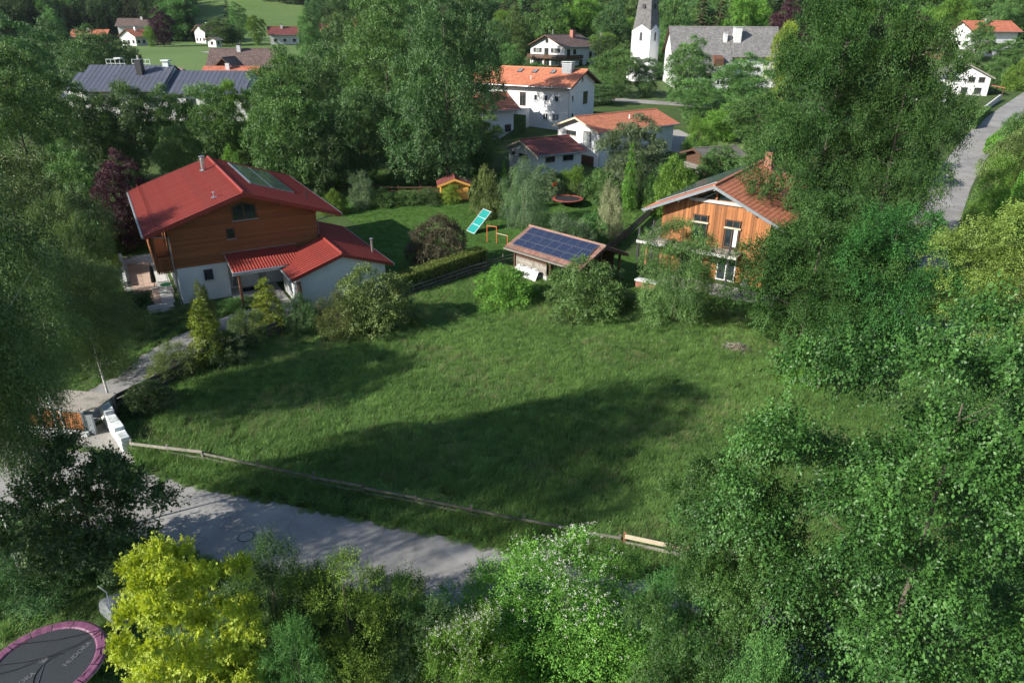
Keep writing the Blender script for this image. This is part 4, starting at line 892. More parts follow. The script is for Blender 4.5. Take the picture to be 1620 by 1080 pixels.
cc = MB().box(1.9, 3.1, 12.0, 13.0, 5.5, 9.6).build('chimney', M['fr_dark'], ha); MB().box(1.8, 3.2, 11.9, 13.1, 9.602, 9.7).build('chimney_cap', M['gutter'], cc)
MB().tube([(2.5,12.5,9.7),(2.5,12.5,10.3)], .18, 8).build('flue', M['steel'], cc)
vs_ = MB().box(-.5, .5, 15.6, 16.6, 8.2, 9.1).build('roof_vent', M['whitemetal'], ha); MB().box(-.7, .7, 15.4, 16.8, 9.25, 9.5).build('vent_cap', M['whitemetal'], vs_)
for seg in ((5.2, 8.6), (9.8, 13.0)):
    mb = MB(); mb.bar((-.5, seg[0], 9.5), (-.5, seg[1], 9.5), .07, .07).bar((-.5, seg[0], 8.8), (-.5, seg[1], 8.8), .07, .07)
    k = seg[0]
    while k <= seg[1]+.01: mb.bar((-.5, k, 8.3), (-.5, k, 9.5), .07, .07); k += .8
    mb.build('roof_railing', M['whitemetal'], ha)
MB().box(-.7, .2, 7.0, 8.2, 9.6, 9.8).build('roof_hatch', M['whitemetal'], ha)
# ------------------------------------------------------------------ white bungalow by the side road
rw_ = house('white_bungalow', 'white bungalow with mossy grey roof and an arched balcony by the side road', 'house', 100.26, 164.4, 18.69, 4.9, .8, 11.4, 5.55, 4.03, 6.73, 12, 'plaster', 't_moss', gz=5.6, course=.36, tw=.32, wave=.03, barge='greywood')
FR = Face('g', .8)
ar = MB(); pp = [(-1.5*math.cos(t)-2.5, 3.3+1.0*math.sin(t)) for t in np.linspace(0, math.pi, 11)]; ar.prism(pp, 'y', .68, .79); ar = ar.build('arched_opening', M['glass'], rw_)
MB().box(-4.1, -.9, .5, .79, 3.18, 3.29).build('sill', M['greywood'], ar)
for (a, b) in ((.6, 1.9), (2.6, 3.8)): window(rw_, FR, a, b, 3.0, 4.1, 'fr_brown', 'glass', (.5,), shutters=None)
for (a, b) in ((-3.6, -2.2), (-.4, .9), (2.2, 3.6)): window(rw_, FR, a, b, .6, 1.9, 'fr_brown', 'glass', (.5,))
chimney(rw_, -1.2, 5, 5.5, 7.9, .7, .7, 'gutter', 'whitemetal')
MB().prism([(4.92, 2.6), (8.3, 2.0), (8.3, 1.85), (4.92, 2.45)], 'y', 1.5, 7).build('carport_roof', M['t_rust'], rw_)
for y in (1.7, 6.8): MB().box(8.0, 8.15, y-.08, y+.08, -.6, 1.85).build('carport_post', M['brownwood'], rw_)
wg = empty('white_garage_block', (88.5, 158, 5.2), R_(-15), 'small white flat roofed block left of the white bungalow', 'outbuilding')
MB().box(-3.4, 3.4, -2.5, 2.5, -1, 3.0).build('wall', M['plaster'], wg); MB().box(-3.7, 3.7, -2.8, 2.8, 3.002, 3.18).build('roof', M['gutter'], wg)
for a in (-2.6, .4): window(wg, Face('g', -2.5), a, a+2.0, .9, 2.1, 'fr_brown', 'glass', (.5,))
# ------------------------------------------------------------------ houses farther off
def far_house(name, label, x, y, az, W, E, R, L, tiles, wall='plaster', cat='house', nwin=3, ch=True, storeys=1, **kw):
    h = house(name, label, cat, x, y, az, W, .8, L-.8, W+1, E, R, L, wall, tiles, course=.5, tw=.5, wave=.02, **kw)
    for s in range(storeys):
        z0 = .9+2.6*s
        for k in range(nwin):
            for f, at, span in (('g', .8, (-W, W)), ('r', W, (.8, L-.8)), ('l', -W, (.8, L-.8))):
                u = span[0]+(span[1]-span[0])*(k+.5)/nwin
                if z0+1.2 < E: window(h, Face(f, at), u-.55, u+.55, z0, z0+1.15, 'fr_brown', 'glass', (.5,), depth=.09)
    if ch: chimney(h, .9, L*.45, R-1, R+.8, .8, .8, 'plaster', 'iron')
    return h
far_house('far_farmhouse', 'wide far white farmhouse with brown roof at the forest edge', -172, 332, 78, 5.5, 6.0, 9.0, 22, 't_brown', storeys=2)
far_house('far_cottage', 'far white cottage with orange roof beside the purple beech', -152, 297, 25, 4.0, 3.4, 6.0, 9, 't_orange')
far_house('far_orange_barn', 'low far orange roofed barn left of the white cottage', -176, 303, 82, 4, 3, 5.5, 14, 't_rust', wall='brownwood')
far_house('far_brown_cottage', 'far cottage with brown roof and white balcony side beside the field', -132.4, 318, 40, 4.2, 4.6, 7.2, 9, 't_brown', storeys=2)
far_house('field_hut', 'tiny white hut standing alone at the far edge of the pale field', -116.5, 290, 20, 1.9, 2.6, 3.6, 4.5, 't_moss', nwin=1, ch=False)
far_house('far_red_roof_house', 'far long house with dull red roof left of the round green tree', -102.5, 316, 72, 4.2, 3.6, 6.6, 13, 't_plum')
far_house('far_small_red_house', 'far small house with pink red roof touching the round green tree', -91.5, 320, 60, 3, 3.2, 5.4, 7, 't_rust')
far_house('far_orange_house', 'far house with orange roof below the hill meadow', -77, 302, 75, 4.6, 5.6, 8.4, 14, 't_orange', storeys=2)
far_house('far_upper_orange_house', 'second far orange roof just behind the one below the hill meadow', -78, 322, 80, 4.2, 7.6, 10.2, 13, 't_rust', storeys=2)
far_house('brown_farmhouse', 'brown roofed farmhouse with a small front gable behind the slate blue hall', -71.5, 177, 82, 5.2, 3.8, 7.4, 15, 't_brown', wall='brownwood')
fg_ = far_house('farm_front_gable', 'small dark timber gable in front of the brown farmhouse roof', -65.5, 168, 2, 2.6, 3.4, 6.4, 7, 't_brown', wall='brownwood', nwin=1, ch=False)
far_house('red_farm_barn', 'low barn with red tiles between the slate blue hall and the brown farmhouse', -67, 161, 86, 3.2, 3.4, 5.4, 12, 't_rust', nwin=3, ch=True)
far_house('small_brown_gable', 'small brown roofed gable peeping above the lower hall ridge', -64.7, 146, -32, 2.6, 4.4, 6.4, 7, 't_brown', wall='brownwood', nwin=1, ch=False)
far_house('hidden_grey_roof_house', 'house with grey roof half hidden in trees left of the chalet', -14.5, 204, 75, 4.5, 3.4, 6.2, 12, 't_moss')
far_house('hidden_orange_roof_house', 'orange roofed wing half hidden behind the tall ash', -8, 116, 60, 3.6, 4.4, 6.6, 8, 't_orange')
far_house('hillside_chalet', 'brown timber chalet with white ground floor at the top right', 156, 248, 20, 6.2, 4.8, 8.0, 13, 't_brown', storeys=2)
far_house('hillside_orange_house', 'long house with faded orange roof on the right hillside', 131, 224, 82, 4.6, 4.6, 7.4, 16, 't_rust', storeys=2)
far_house('hillside_brown_barn', 'low brown roofed barn in front of the hillside orange roof', 121, 208, -38, 3, 2.6, 4.8, 9, 't_brown', wall='brownwood', nwin=2, ch=False)
far_house('hillside_white_house', 'small white cube house under the hillside orange roof', 133, 210, 5, 2.6, 2.8, 3.9, 6, 't_moss', nwin=1, ch=False)
far_house('edge_orange_house', 'orange gabled roof cut by the right edge of the picture', 146, 205, 35, 3.6, 2.6, 4.4, 8, 't_orange', nwin=2, barge='freshwood')
far_house('hillside_small_orange', 'small orange roof between the purple tree and the hillside barn', 112, 217, 60, 2.2, 4.0, 5.4, 5, 't_orange', nwin=1, ch=False)
def pole(x, y, h, label):
    p = empty('utility_pole', (x, y, float(T(x, y))), 0, label, 'pole'); MB().tube([(0,0,-.3), (0,0,h)], [.14,.1], 8).build('mast', M['greywood'], p); MB().box(-.5, .5, -.05, .05, h-.5, h-.38).build('crossarm', M['greywood'], p)
pole(24.5, 214, 9, 'wooden utility pole right of the balcony chalet')

# ------------------------------------------------------------------ drive, terrace, walls, fences
DRIVE = [(-17.6,51.5),(-16.2,48.0),(-15.9,47.0),(-18.4,42.6),(-21.0,38.2),(-22.6,33.8),(-22.9,31.2),(-26.5,30.2),(-26.0,34.5),(-24.4,38.0),(-24.3,41.4),(-23.3,44.6),(-21.6,47.4),(-19.8,49.6),(-19.0,51.0)]
drape('drive_bed', DRIVE, .006, M['soil'])
def pavers(name, poly, sx, sy, ang, mat, z, label_kind='stuff', gap=.012, stagger=.5, h=.03):
    xs = [p[0] for p in poly]; ys = [p[1] for p in poly]; cx, cy = (min(xs)+max(xs))/2, (min(ys)+max(ys))/2; Rr = max(max(xs)-min(xs), max(ys)-min(ys))*.75
    n, m_ = int(2*Rr/sx)+1, int(2*Rr/sy)+1; I, J = np.meshgrid(np.arange(n), np.arange(m_)); U = -Rr+(I+stagger*(J % 2))*sx; Vv = -Rr+J*sy
    c, s = math.cos(ang), math.sin(ang); X = (cx+U*c-Vv*s).ravel(); Y = (cy+U*s+Vv*c).ravel(); k = inside(X, Y, poly); X, Y = X[k], Y[k]; N = len(X)
    hx, hy = sx/2-gap/2, sy/2-gap/2; Z = z+rng.uniform(-.004, .004, N)
    off = np.array([(-hx,-hy),(hx,-hy),(hx,hy),(-hx,hy)]); P = np.zeros((N, 8, 3))
    for i, (a, b) in enumerate(off):
        for q in (0, 1): P[:, i+4*q, 0] = X+a*c-b*s; P[:, i+4*q, 1] = Y+a*s+b*c; P[:, i+4*q, 2] = Z+(h if q else 0)
    F_ = np.array([(4,5,6,7),(0,1,5,4),(1,2,6,5),(2,3,7,6),(3,0,4,7)])
    f = (np.arange(N)[:, None, None]*8+F_[None]).reshape(-1, 4)
    return tag(link(name, mesh_np(name, P.reshape(-1, 3), f, mat)), kind=label_kind)
pavers('drive_pavers', DRIVE, .30, .20, R_(62), M['paver'], .008, gap=.009, h=.014)
# slabs of the terrace, each its own piece
tc_ = drape('terrace', [(-29.5,50.2),(-26.2,50.0),(-27.6,53.2),(-33.6,63.4),(-37,61.3),(-32,53.8)], .01, M['concrete'])
TP = [(-29.3,50.4),(-26.5,50.3),(-27.8,53.2),(-33.6,63.0),(-36.6,61.2),(-31.7,53.8)]
k = 0
for i in range(-12, 12):
    for j in range(-16, 16):
        a = R_(30); U, V_ = i*.92, j*.92; X, Y = -31+U*math.cos(a)-V_*math.sin(a), 56+U*math.sin(a)+V_*math.cos(a)
        if inside(X, Y, TP):
            MB().box(-.45, .45, -.45, .45, .012, .05+random.uniform(0, .006)).build('paving_slab', M['slab_red' if (i in (-1, 0) and j < 6) else 'slab'], tc_, (X, Y, 0), a)
ps = empty('closed_parasol', (-29.3, 53.6, .05), 0, 'closed dark parasol standing on the terrace of the red roofed house', 'parasol')
MB().tube([(0,0,0),(0,0,2.1)], .03, 8).build('pole', M['iron'], ps); MB().lathe([(.03,2.1),(.14,1.7),(.2,.7),(.17,.55),(.03,.55)], 12).build('canopy', M['blackcloth'], ps); MB().lathe([(0,.1),(.3,.08),(.3,0)], 14).build('base', M['concrete'], ps)
gt = empty('green_table', (-28.0, 52.9, .05), 0, 'small round green table on the terrace beside the dark parasol', 'table')
MB().lathe([(0,.62),(.42,.62),(.42,.58),(0,.58)], 18).build('tabletop', M['tube_green'], gt)
for k in range(3): MB().tube([(.32*math.cos(k*2.1), .32*math.sin(k*2.1), 0), (.1*math.cos(k*2.1), .1*math.sin(k*2.1), .58)], .02, 6).build('leg', M['whitemetal'], gt)
st = tag(empty('terrace_steps', (-26.9, 49.4, 0), R_(30)), 'pale stone steps at the white corner of the red roofed house', 'steps')
for k in range(3): MB().box(-.9, .9, -.35*k-.35, -.35*k+.05, 0, .36-.12*k).build('step', M['slab'], st)
lw = empty('low_terrace_wall', (-31.8, 53.9, 0), R_(120), 'low pale wall along the left edge of the house terrace', 'wall')
for k in range(16): MB().box(k*.55, k*.55+.53, -.12, .12, 0, .5).build('stone', M['white_stone'], lw)
# porch plant pots
for i, (x, y, lab) in enumerate(((-18.6, 49.9, 'grey plant pot beside the brown porch post'), (-16.9, 50.3, 'grey plant pot in the middle of the porch'))):
    pt = empty('plant_pot', (x, y, .05), 0, lab, 'plant pot'); MB().lathe([(0,0),(.16,0),(.24,.36),(.2,.36),(.18,.3),(0,.3)], 14).build('pot', M['concrete'], pt)
# whitewashed boulders of the corner wall
sw = empty('white_stone_wall', (0, 0, 0), 0, 'stepped wall of whitewashed stone slabs where the board rail fence begins', 'stone wall')
p0, p1 = Vector((-22.3, 33.0, 0)), Vector((-19.55, 29.9, 0)); d = (p1-p0); Lw = d.length; d.normalize(); nrm = Vector((-d.y, d.x, 0))
sw.location = p0; sw.rotation_euler = (0, 0, math.atan2(d.y, d.x))
segs = [(0, .75, 1.35), (.77, 1.5, 1.22), (1.52, 2.35, 1.0), (2.37, 3.15, .98), (3.17, 4.1, .8)]
for (a, b, h) in segs:
    z = -.1; row = 0
    while z < h:
        hh_ = random.uniform(.2, .3); zt = min(h, z+hh_)
        cuts = [a, a+(b-a)*random.uniform(.35, .65), b] if row % 2 else [a, b]
        for u, v in zip(cuts[:-1], cuts[1:]):
            bm = bmesh.new(); bmesh.ops.create_cube(bm, size=1); bmesh.ops.bevel(bm, geom=bm.edges[:], offset=.06, segments=1, affect='EDGES')
            for q in bm.verts:
                q.co = Vector((q.co.x*(v-u-.015)+(u+v)/2, q.co.y*random.uniform(.42, .5), q.co.z*(zt-z-.012)+(z+zt)/2))+Vector([random.uniform(-.012, .012) for _ in range(3)])
            me = bpy.data.meshes.new('stone'); bm.to_mesh(me); bm.free(); me.materials.append(M['white_stone']); link('stone', me, sw)
        z = zt+.004; row += 1
# low storage box with orange board front
ob = empty('orange_board_shelter', (-23.6, 31.7, 0), R_(-8), 'low shelter with bright orange board panels between grey posts by the junction', 'shelter')
for k in range(3):
    x0 = -2.6+k*1.25
    for j in range(4): MB().box(x0+j*.285, x0+j*.285+.27, -.03, .03, .28, 1.25).build('panel_board', M['board'], ob)
for k in range(4): MB().box(-2.74+k*1.25, -2.64+k*1.25, -.08, .08, 0, 1.35).build('post', M['concrete'], ob)
MB().box(1.15, 1.6, -.06, .06, .02, 1.2).build('end_panel', M['teal' if False else 'gutter'], ob)
for k in range(7): MB().box(-2.75+k*.58, -2.2+k*.58, -.32, -.1, .0, .24).build('kerb_stone', M['white_stone'], ob)
MB().box(-2.9, 1.7, .1, 1.9, 1.36, 1.44).build('roof', M['greywood'], ob)
for (x, y) in ((-2.7, 1.8), (1.5, 1.8)): MB().box(x-.06, x+.06, y-.06, y+.06, 0, 1.355).build('post', M['greywood'], ob)
def fence(name, label, pts, spacing, post, rails, cat='fence', pr=.09, jitter=.02, railt=.04, closed=None):
    """posts along a polyline, boards between them: rails = [(z, height, material)]"""
    f = empty(name, (pts[0][0], pts[0][1], float(T(*pts[0]))), 0, label, cat); o = Vector((pts[0][0], pts[0][1], 0))
    P = [Vector((x, y, 0)) for x, y in pts]; pos = [P[0]]
    for a, b in zip(P[:-1], P[1:]):
        n = max(1, round((b-a).length/spacing)); pos += [a+(b-a)*(i+1)/n for i in range(n)]
    zt = [float(T(p.x, p.y))-float(T(*pts[0])) for p in pos]
    for p, z in zip(pos, zt):
        q = p-o; h = post[0]+random.uniform(-.06, .06); ln = Vector((random.uniform(-jitter, jitter), random.uniform(-jitter, jitter), 0))*2
        MB().bar((q.x, q.y, z-.2), (q.x+ln.x, q.y+ln.y, z+h), pr, pr, (0, 1, 0)).build('post', M[post[1]], f)
    for i in range(len(pos)-1):
        a, b = pos[i]-o, pos[i+1]-o; d = (b-a).normalized(); n = Vector((-d.y, d.x, 0))*(-(pr/2+railt/2+.004))
        for (z, h, mt) in rails:
            if mt is None: continue
            j1, j2 = random.uniform(-jitter, jitter), random.uniform(-jitter, jitter)
            MB().bar((a.x+n.x, a.y+n.y, zt[i]+z+j1), (b.x+n.x, b.y+n.y, zt[i+1]+z+j2), railt, h).build('board', M[mt], f)
    return f
fence('rail_fence', 'weathered grey rail fence between the meadow and the street', [(-15.2,29.0),(-9.4,27.1),(-4.2,25.6),(.5,24.1),(4.6,22.95)], 2.45, (.66, 'oldrail'), [(.56,.105,'oldrail'),(.25,.10,'oldrail')], jitter=.055)
fence('pale_rail_fence', 'pale bleached rails at the left end of the meadow fence by the white wall', [(-19.3,29.85),(-15.25,29.0)], 2.1, (.7, 'greywood'), [(.6,.15,'greywood'),(.28,.13,'greywood')], jitter=.045)
fence('new_rail_fence', 'fresh pale boards with a red brown post ending the meadow fence at the right', [(4.75,22.9),(7.2,22.1)], 2.6, (.85, 'redpost'), [(.72,.20,'freshwood'),(.40,.15,'greywood')])
fence('dark_board_fence', 'dark board fence between the brick drive and the meadow', [(-22.3,34.2),(-21.1,36.5),(-18.9,40.5),(-17.2,43.6),(-15.5,46.2)], 2.3, (1.05, 'darkfence'), [(.2,.26,'darkfence'),(.52,.26,'darkfence'),(.84,.26,'darkfence')])
fence('grey_rail_fence', 'grey three rail fence along the foot of the clipped hedge', [(-15.3,46.4),(-12.4,48.3),(-8.6,51.9),(-7.4,53.2),(-5.5,55.3),(-3.8,57.3),(.6,61.4)], 2.0, (1.05, 'oldrail'), [(.25,.14,'oldrail'),(.52,.14,'oldrail'),(.82,.14,'oldrail')])
fence('garden_back_fence', 'brown board fence behind the upper lawn under the trees', [(-24,87),(-14,85.2),(-8.7,85.6)], 2.4, (1.1, 'brownwood'), [(.35,.16,'brownwood'),(.8,.16,'brownwood')])
fence('timber_garden_fence', 'dark stake fence running up from the solar shed to the gravel yard', [(8.6,63),(13.2,72.5),(17.5,81),(21,88)], 2.2, (1.1, 'darkfence'), [(.3,.25,'darkfence'),(.62,.25,'darkfence'),(.93,.22,'darkfence')])
fence('corner_wire_fence', 'short dark fence with leaning posts under the dense dark tree', [(18.2,36.5),(19.4,39.5),(21,43)], 2.2, (1.0, 'oldrail'), [(.4,.08,'oldrail'),(.85,.08,'oldrail')])
rwll = empty('road_wall', (92.6, 143.5, 4.8), R_(50), 'low grey concrete wall along the top of the side road', 'wall')
for k in range(9): MB().box(k*2.0, k*2.0+1.97, -.15, .15, -.5, .95+k*.12).build('wall_block', M['concrete'], rwll)
# compost heap at the meadow edge
cm = tag(empty('compost_heap', (15.1, 42.4, 0), 0), 'low heap of garden cuttings and earth at the upper right meadow edge', 'compost heap')
bm = bmesh.new(); bmesh.ops.create_grid(bm, x_segments=28, y_segments=20, size=1)
for v in bm.verts:
    r = v.co.x**2+v.co.y**2; v.co = Vector((v.co.x*1.5, v.co.y*1.0, max(-.03, .42*(1-r)*(.7+.3*math.sin(v.co.x*5+1)*math.cos(v.co.y*4)))+random.uniform(-.03, .05)*(r < 1)))
me = bpy.data.meshes.new('earth'); bm.to_mesh(me); bm.free(); me.materials.append(M['soil']); link('earth', me, cm)
mb = MB()
for k in range(160):
    a, r = random.uniform(0, 6.28), random.random()**.5; x, y = 1.35*r*math.cos(a), .9*r*math.sin(a); z = .42*(1-r*r)+.04; t = random.uniform(0, 6.28); l_ = random.uniform(.08, .3)
    mb.bar((x, y, z), (x+l_*math.cos(t), y+l_*math.sin(t), z+random.uniform(-.03, .12)), .02, .02)
mb.build('cuttings', M['greywood'], cm)['kind'] = 'stuff'

# ------------------------------------------------------------------ leaves, crowns, trees
def norm(a): return a/np.maximum(1e-9, np.linalg.norm(a, axis=-1, keepdims=True))
def leaves(name, base, d, n, L, w, v, mat, lobes=1):
    d = norm(d); side = norm(np.cross(d, n)); n = np.cross(side, d); Vs, At = [], []
    for k in range(lobes):
        if lobes == 1: dd, ll = d, L
        else:
            a = (0, .95, -.95, .5, -.5)[k]; dd = d*math.cos(a)+side*math.sin(a); ll = L*(1, .78, .78, .9, .9)[k]
        sd = np.cross(dd, n); q = ll[:, None]
        Vs.append(np.stack([base, base+dd*q*.42+sd*q*w+n*q*.10, base+dd*q-n*q*.08, base+dd*q*.42-sd*q*w+n*q*.10], 1)); At.append(np.repeat(v[:, None], 4, 1))
    V = np.concatenate(Vs, 0).reshape(-1, 3); A = np.concatenate(At, 0).ravel(); m_ = len(V)//4
    f = (np.arange(m_)[:, None, None]*4+np.array([(0, 1, 2), (0, 2, 3)])[None]).reshape(-1, 3)
    return mesh_np(name, V, f, mat, A, smooth=True)
def lobed(rg, shape, H, R, base, jitter=.22):
    ph = rg.uniform(0, 6.28, 6)
    def rad(t, th):
        if shape == 'oval': p = np.sin(np.pi*np.clip(.08+.92*t, 0, 1))**.62
        elif shape == 'cone': p = (1-t)**.8*.95+.05
        elif shape == 'column': p = np.clip(np.minimum(t*6+.5, 1), 0, 1)*(1-t**2.4)**.8+.05
        elif shape == 'dome': p = np.sqrt(np.clip(1-t**2, 0, 1))*(.72+.28*np.clip(t*5, 0, 1))
        elif shape == 'vase': p = (.35+.65*np.clip(t/.6, 0, 1))*np.sqrt(np.clip(1-np.clip((t-.55)/.47, 0, 1)**2, 0, 1))
        else: p = np.sin(np.pi*np.clip(.15+.85*t, 0, 1))**.5
        lob = 1+jitter*np.sin(2*th+ph[0]+3*t)*np.cos(3*t*3+ph[1])+jitter*.7*np.sin(3*th+ph[2]-4*t)+jitter*.5*np.sin(5*th+ph[3]+6*t)
        return R*p*lob
    return rad
def clumps(rg, shape, H, R, base, n, rc, inner=.3, jitter=.22):
    rad = lobed(rg, shape, H, R, base, jitter); C = []; rr = []
    tries = 0; md = rc*1.45
    while len(C) < n and tries < n*60:
        tries += 1; t = rg.uniform(0, 1)**(.9 if shape != 'cone' else 1.25); th = rg.uniform(0, 6.283)
        k = rg.uniform(.66, 1.06) if rg.random() > inner else rg.uniform(.1, .7)
        r = max(0, rad(t, th)*k-rc*.45); p = np.array([r*math.cos(th), r*math.sin(th), base+(H-base)*t*.97-rc*.2])
        if C and min(((c-p)**2).sum() for c in C) < (md*(1-.5*tries/(n*60)))**2: continue
        C.append(p); rr.append(rc*rg.uniform(.75, 1.3))
    return np.array(C), np.array(rr)
def crown(name, seed, mat, shape='oval', H=12, R=4.5, base=2, n=60, rc=1.2, nspray=1500, per=9, leaf=.2, w=.28, slen=.6, droop=.0, flat=.65, up=.55, lobes=1, inner=.3, jitter=.22, shell=(.78, 1.0), rnl=.11):
    rg = np.random.default_rng(seed); C, rr = clumps(rg, shape, H, R, base, n, rc, inner, jitter)
    pr = rr**2; ci = rg.choice(len(C), nspray, p=pr/pr.sum()); c = C[ci]; r = rr[ci][:, None]
    d = norm(rg.normal(size=(nspray, 3))); ctr = np.array([0, 0, base+(H-base)*.4]); out = norm(c-ctr+1e-6)
    d = norm(d+out*.5+np.array([0, 0, .25+up*.6])); sc = np.array([1, 1, flat])
    o = c+d*r*sc*rg.uniform(shell[0], shell[1], (nspray, 1)); s = norm(d*.35+out*.35+rg.normal(size=(nspray, 3))*.5+np.array([0, 0, -droop]))
    nn = norm(np.array([0, 0, .8])*up+d*.95+rg.normal(size=(nspray, 3))*.2); nn = norm(nn-s*(nn*s).sum(1, keepdims=True))
    sd = np.cross(s, nn); ln = r*slen*rg.uniform(.6, 1.25, (nspray, 1)); tone = rg.uniform(0, 1, nspray)
    ctone = rg.uniform(0, 1, len(C))[ci]
    B_, D_, N_, L_, V_ = [], [], [], [], []
    for k in range(per):
        t = (k+.5)/per; sg = 1 if k % 2 else -1
        p = o+s*ln*t+np.array([0, 0, -1.])*(droop*ln*t*t*.8); p = p+rg.normal(size=p.shape)*leaf*.25
        dd = s*.55+sd*sg*.85+rg.normal(size=p.shape)*.28-np.array([0, 0, .15+droop*.5]); n_ = nn+rg.normal(size=p.shape)*rnl
        B_.append(p); D_.append(dd); N_.append(n_); L_.append(leaf*rg.uniform(.65, 1.2, nspray)*(1-.25*t)); V_.append(np.clip(.45*tone+.3*ctone+.25*rg.uniform(0, 1, nspray)+.08*t, 0, 1))
    B_, D_, N_, L_, V_ = map(np.concatenate, (B_, D_, N_, L_, V_))
    me = leaves(name, B_, D_, N_, L_, w, V_, mat, lobes)
    global EXT
    EXT = (float(np.percentile(np.hypot(B_[:, 0], B_[:, 1]), 96)), float(np.percentile(B_[:, 2], 99.7)))
    return me, C, rr, (o, s, d, ln)
def trunk(name, seed, H, rad, C, mat, base, nl=22, lean=0, stems=1, top=.86):
    rg = np.random.default_rng(seed+99); mb = MB()
    for s_ in range(stems):
        ax = [np.array([0, 0, -.3])]; a = rg.uniform(0, 6.28); off = np.array([math.cos(a), math.sin(a), 0])*(0 if stems == 1 else rad*1.5)
        for k in range(1, 8):
            t = k/7; ax.append(np.array([math.sin(t*3+seed)*H*.012+lean*t*t*H, math.cos(t*2.4+seed)*H*.012, t*H*top])+off*(1+2.2*t*H/8))
        ax[0] = ax[0]+off; mb.tube(ax, [rad*(1.25 if k == 0 else 1)*(1-.88*k/7) for k in range(8)], 9)
    if len(C) and nl:
        for i in rg.choice(len(C), min(nl, len(C)), replace=False):
            c = C[i]; z0 = max(base*.6, min(c[2]-.35*math.hypot(c[0], c[1])-.3, H*top*.97)); t = z0/(H*top); t = min(max(t, 0), 1)
            p0 = np.array([math.sin(t*3+seed)*H*.012+lean*t*t*H, math.cos(t*2.4+seed)*H*.012, z0]); md = (p0+c)/2+np.array([0, 0, -.08*np.linalg.norm(c-p0)]); r0 = rad*(1-.85*t)*.36
            mb.tube([p0, md, p0+(c-p0)*.9], [r0, r0*.5, r0*.12], 5, False)
    return mb.mesh(name, mat)
PROTO = {}
def proto(key, kinds=None, tr='bark', rad=.25, stems=1, nl=22, lean=0, flowers=0, **k):
    seed = k.pop('seed'); me, C, rr, sp = crown('crown', seed, LM['mid'], **k)
    tm = trunk('trunk', seed, k['H'], rad, C, M[tr], k['base'], nl, lean, stems)
    PROTO[key] = dict(crown=me, trunk=tm, H=EXT[1], R=EXT[0], base=k['base'])
    if flowers:
        rg = np.random.default_rng(seed+5); o, s, d, ln = sp; top = np.argsort(-(o[:, 2]+rg.normal(size=len(o))*.8+d[:, 2]*1.0))[:flowers]
        P = o[top]+s[top]*ln[top]*.9+d[top]*.10; B_, D_, N_, L_ = [], [], [], []
        for q in range(6):
            a = rg.uniform(0, 6.28, len(P)); e = np.stack([np.cos(a), np.sin(a), .25+0*a], 1); B_.append(P+rg.normal(size=P.shape)*.028+np.array([0, 0, .05])); D_.append(e); N_.append(np.tile([0., 0, 1], (len(P), 1))+rg.normal(size=P.shape)*.3); L_.append(np.full(len(P), .036))
        PROTO[key]['flowers'] = leaves('blossoms', *map(np.concatenate, (B_, D_, N_)), np.concatenate(L_), .4, np.random.default_rng(1).uniform(0, 1, 6*len(P)), LM['flower'])
proto('broad', seed=11, shape='oval', H=12, R=4.6, base=1.2, n=62, rc=1.3, nspray=5200, per=7, leaf=.27, w=.30, slen=.55)
proto('broad2', seed=12, shape='vase', H=12, R=4.8, base=1.0, n=58, rc=1.35, nspray=5200, per=7, leaf=.26, w=.30, slen=.6, jitter=.3)
proto('tall', seed=13, shape='oval', H=22, R=6.5, base=3, n=95, rc=1.7, nspray=9500, per=7, leaf=.29, w=.30, slen=.5, rad=.42, nl=24, jitter=.3)
proto('midtree', seed=14, shape='oval', H=7, R=2.6, base=.6, n=60, rc=.72, nspray=3000, per=7, leaf=.14, w=.28, slen=.7, rad=.14, jitter=.3)
proto('bush', seed=15, shape='dome', H=3, R=2.5, base=.0, n=55, rc=.6, nspray=3600, per=7, leaf=.135, w=.30, slen=.6, rad=.08, stems=4, nl=10, jitter=.18)
proto('bush2', seed=16, shape='dome', H=3, R=2.5, base=.0, n=38, rc=.7, nspray=3400, per=8, leaf=.13, w=.25, slen=.85, rad=.07, stems=5, nl=10, up=.8, jitter=.28)
proto('thuja', seed=17, shape='column', H=4, R=1.0, base=.0, n=75, rc=.3, nspray=2600, per=6, leaf=.11, w=.3, slen=.6, up=1.2, rad=.08, nl=0, jitter=.08, inner=.15, flat=1.3)
proto('willow', seed=18, shape='dome', H=7, R=2.9, base=.4, n=55, rc=.8, nspray=3200, per=9, leaf=.16, w=.16, slen=1.3, droop=1.1, rad=.16, jitter=.2)
proto('bigtree', seed=19, shape='oval', H=20, R=6.5, base=1.0, n=120, rc=1.35, nspray=15000, per=8, leaf=.205, w=.30, slen=.75, droop=.12, flat=.6, tr='bark', rad=.34, nl=30, jitter=.32, inner=.35)
proto('bigtree2', seed=20, shape='vase', H=14, R=5, base=.2, n=110, rc=1.05, nspray=8000, per=8, leaf=.165, w=.30, slen=.75, droop=.12, flat=.6, tr='bark', rad=.22, nl=20, jitter=.32, inner=.35)
proto('lowtree', seed=41, shape='oval', H=10, R=4.4, base=0, n=70, rc=1.15, nspray=9500, per=8, leaf=.165, w=.30, slen=.7, droop=.12, flat=.6, rad=.2, nl=12, jitter=.34, inner=.25)
proto('birch', seed=21, shape='oval', H=15, R=4.4, base=5.8, n=85, rc=1.0, nspray=10500, per=9, leaf=.125, w=.34, slen=1.0, droop=.55, flat=.9, tr='birchbark', rad=.15, nl=14, jitter=.35, inner=.4)
proto('nmaple', seed=22, shape='oval', H=7, R=3, base=.8, n=60, rc=.75, nspray=3000, per=8, leaf=.17, w=.26, slen=.9, flat=.5, up=.9, lobes=3, rad=.12, nl=20, jitter=.3)
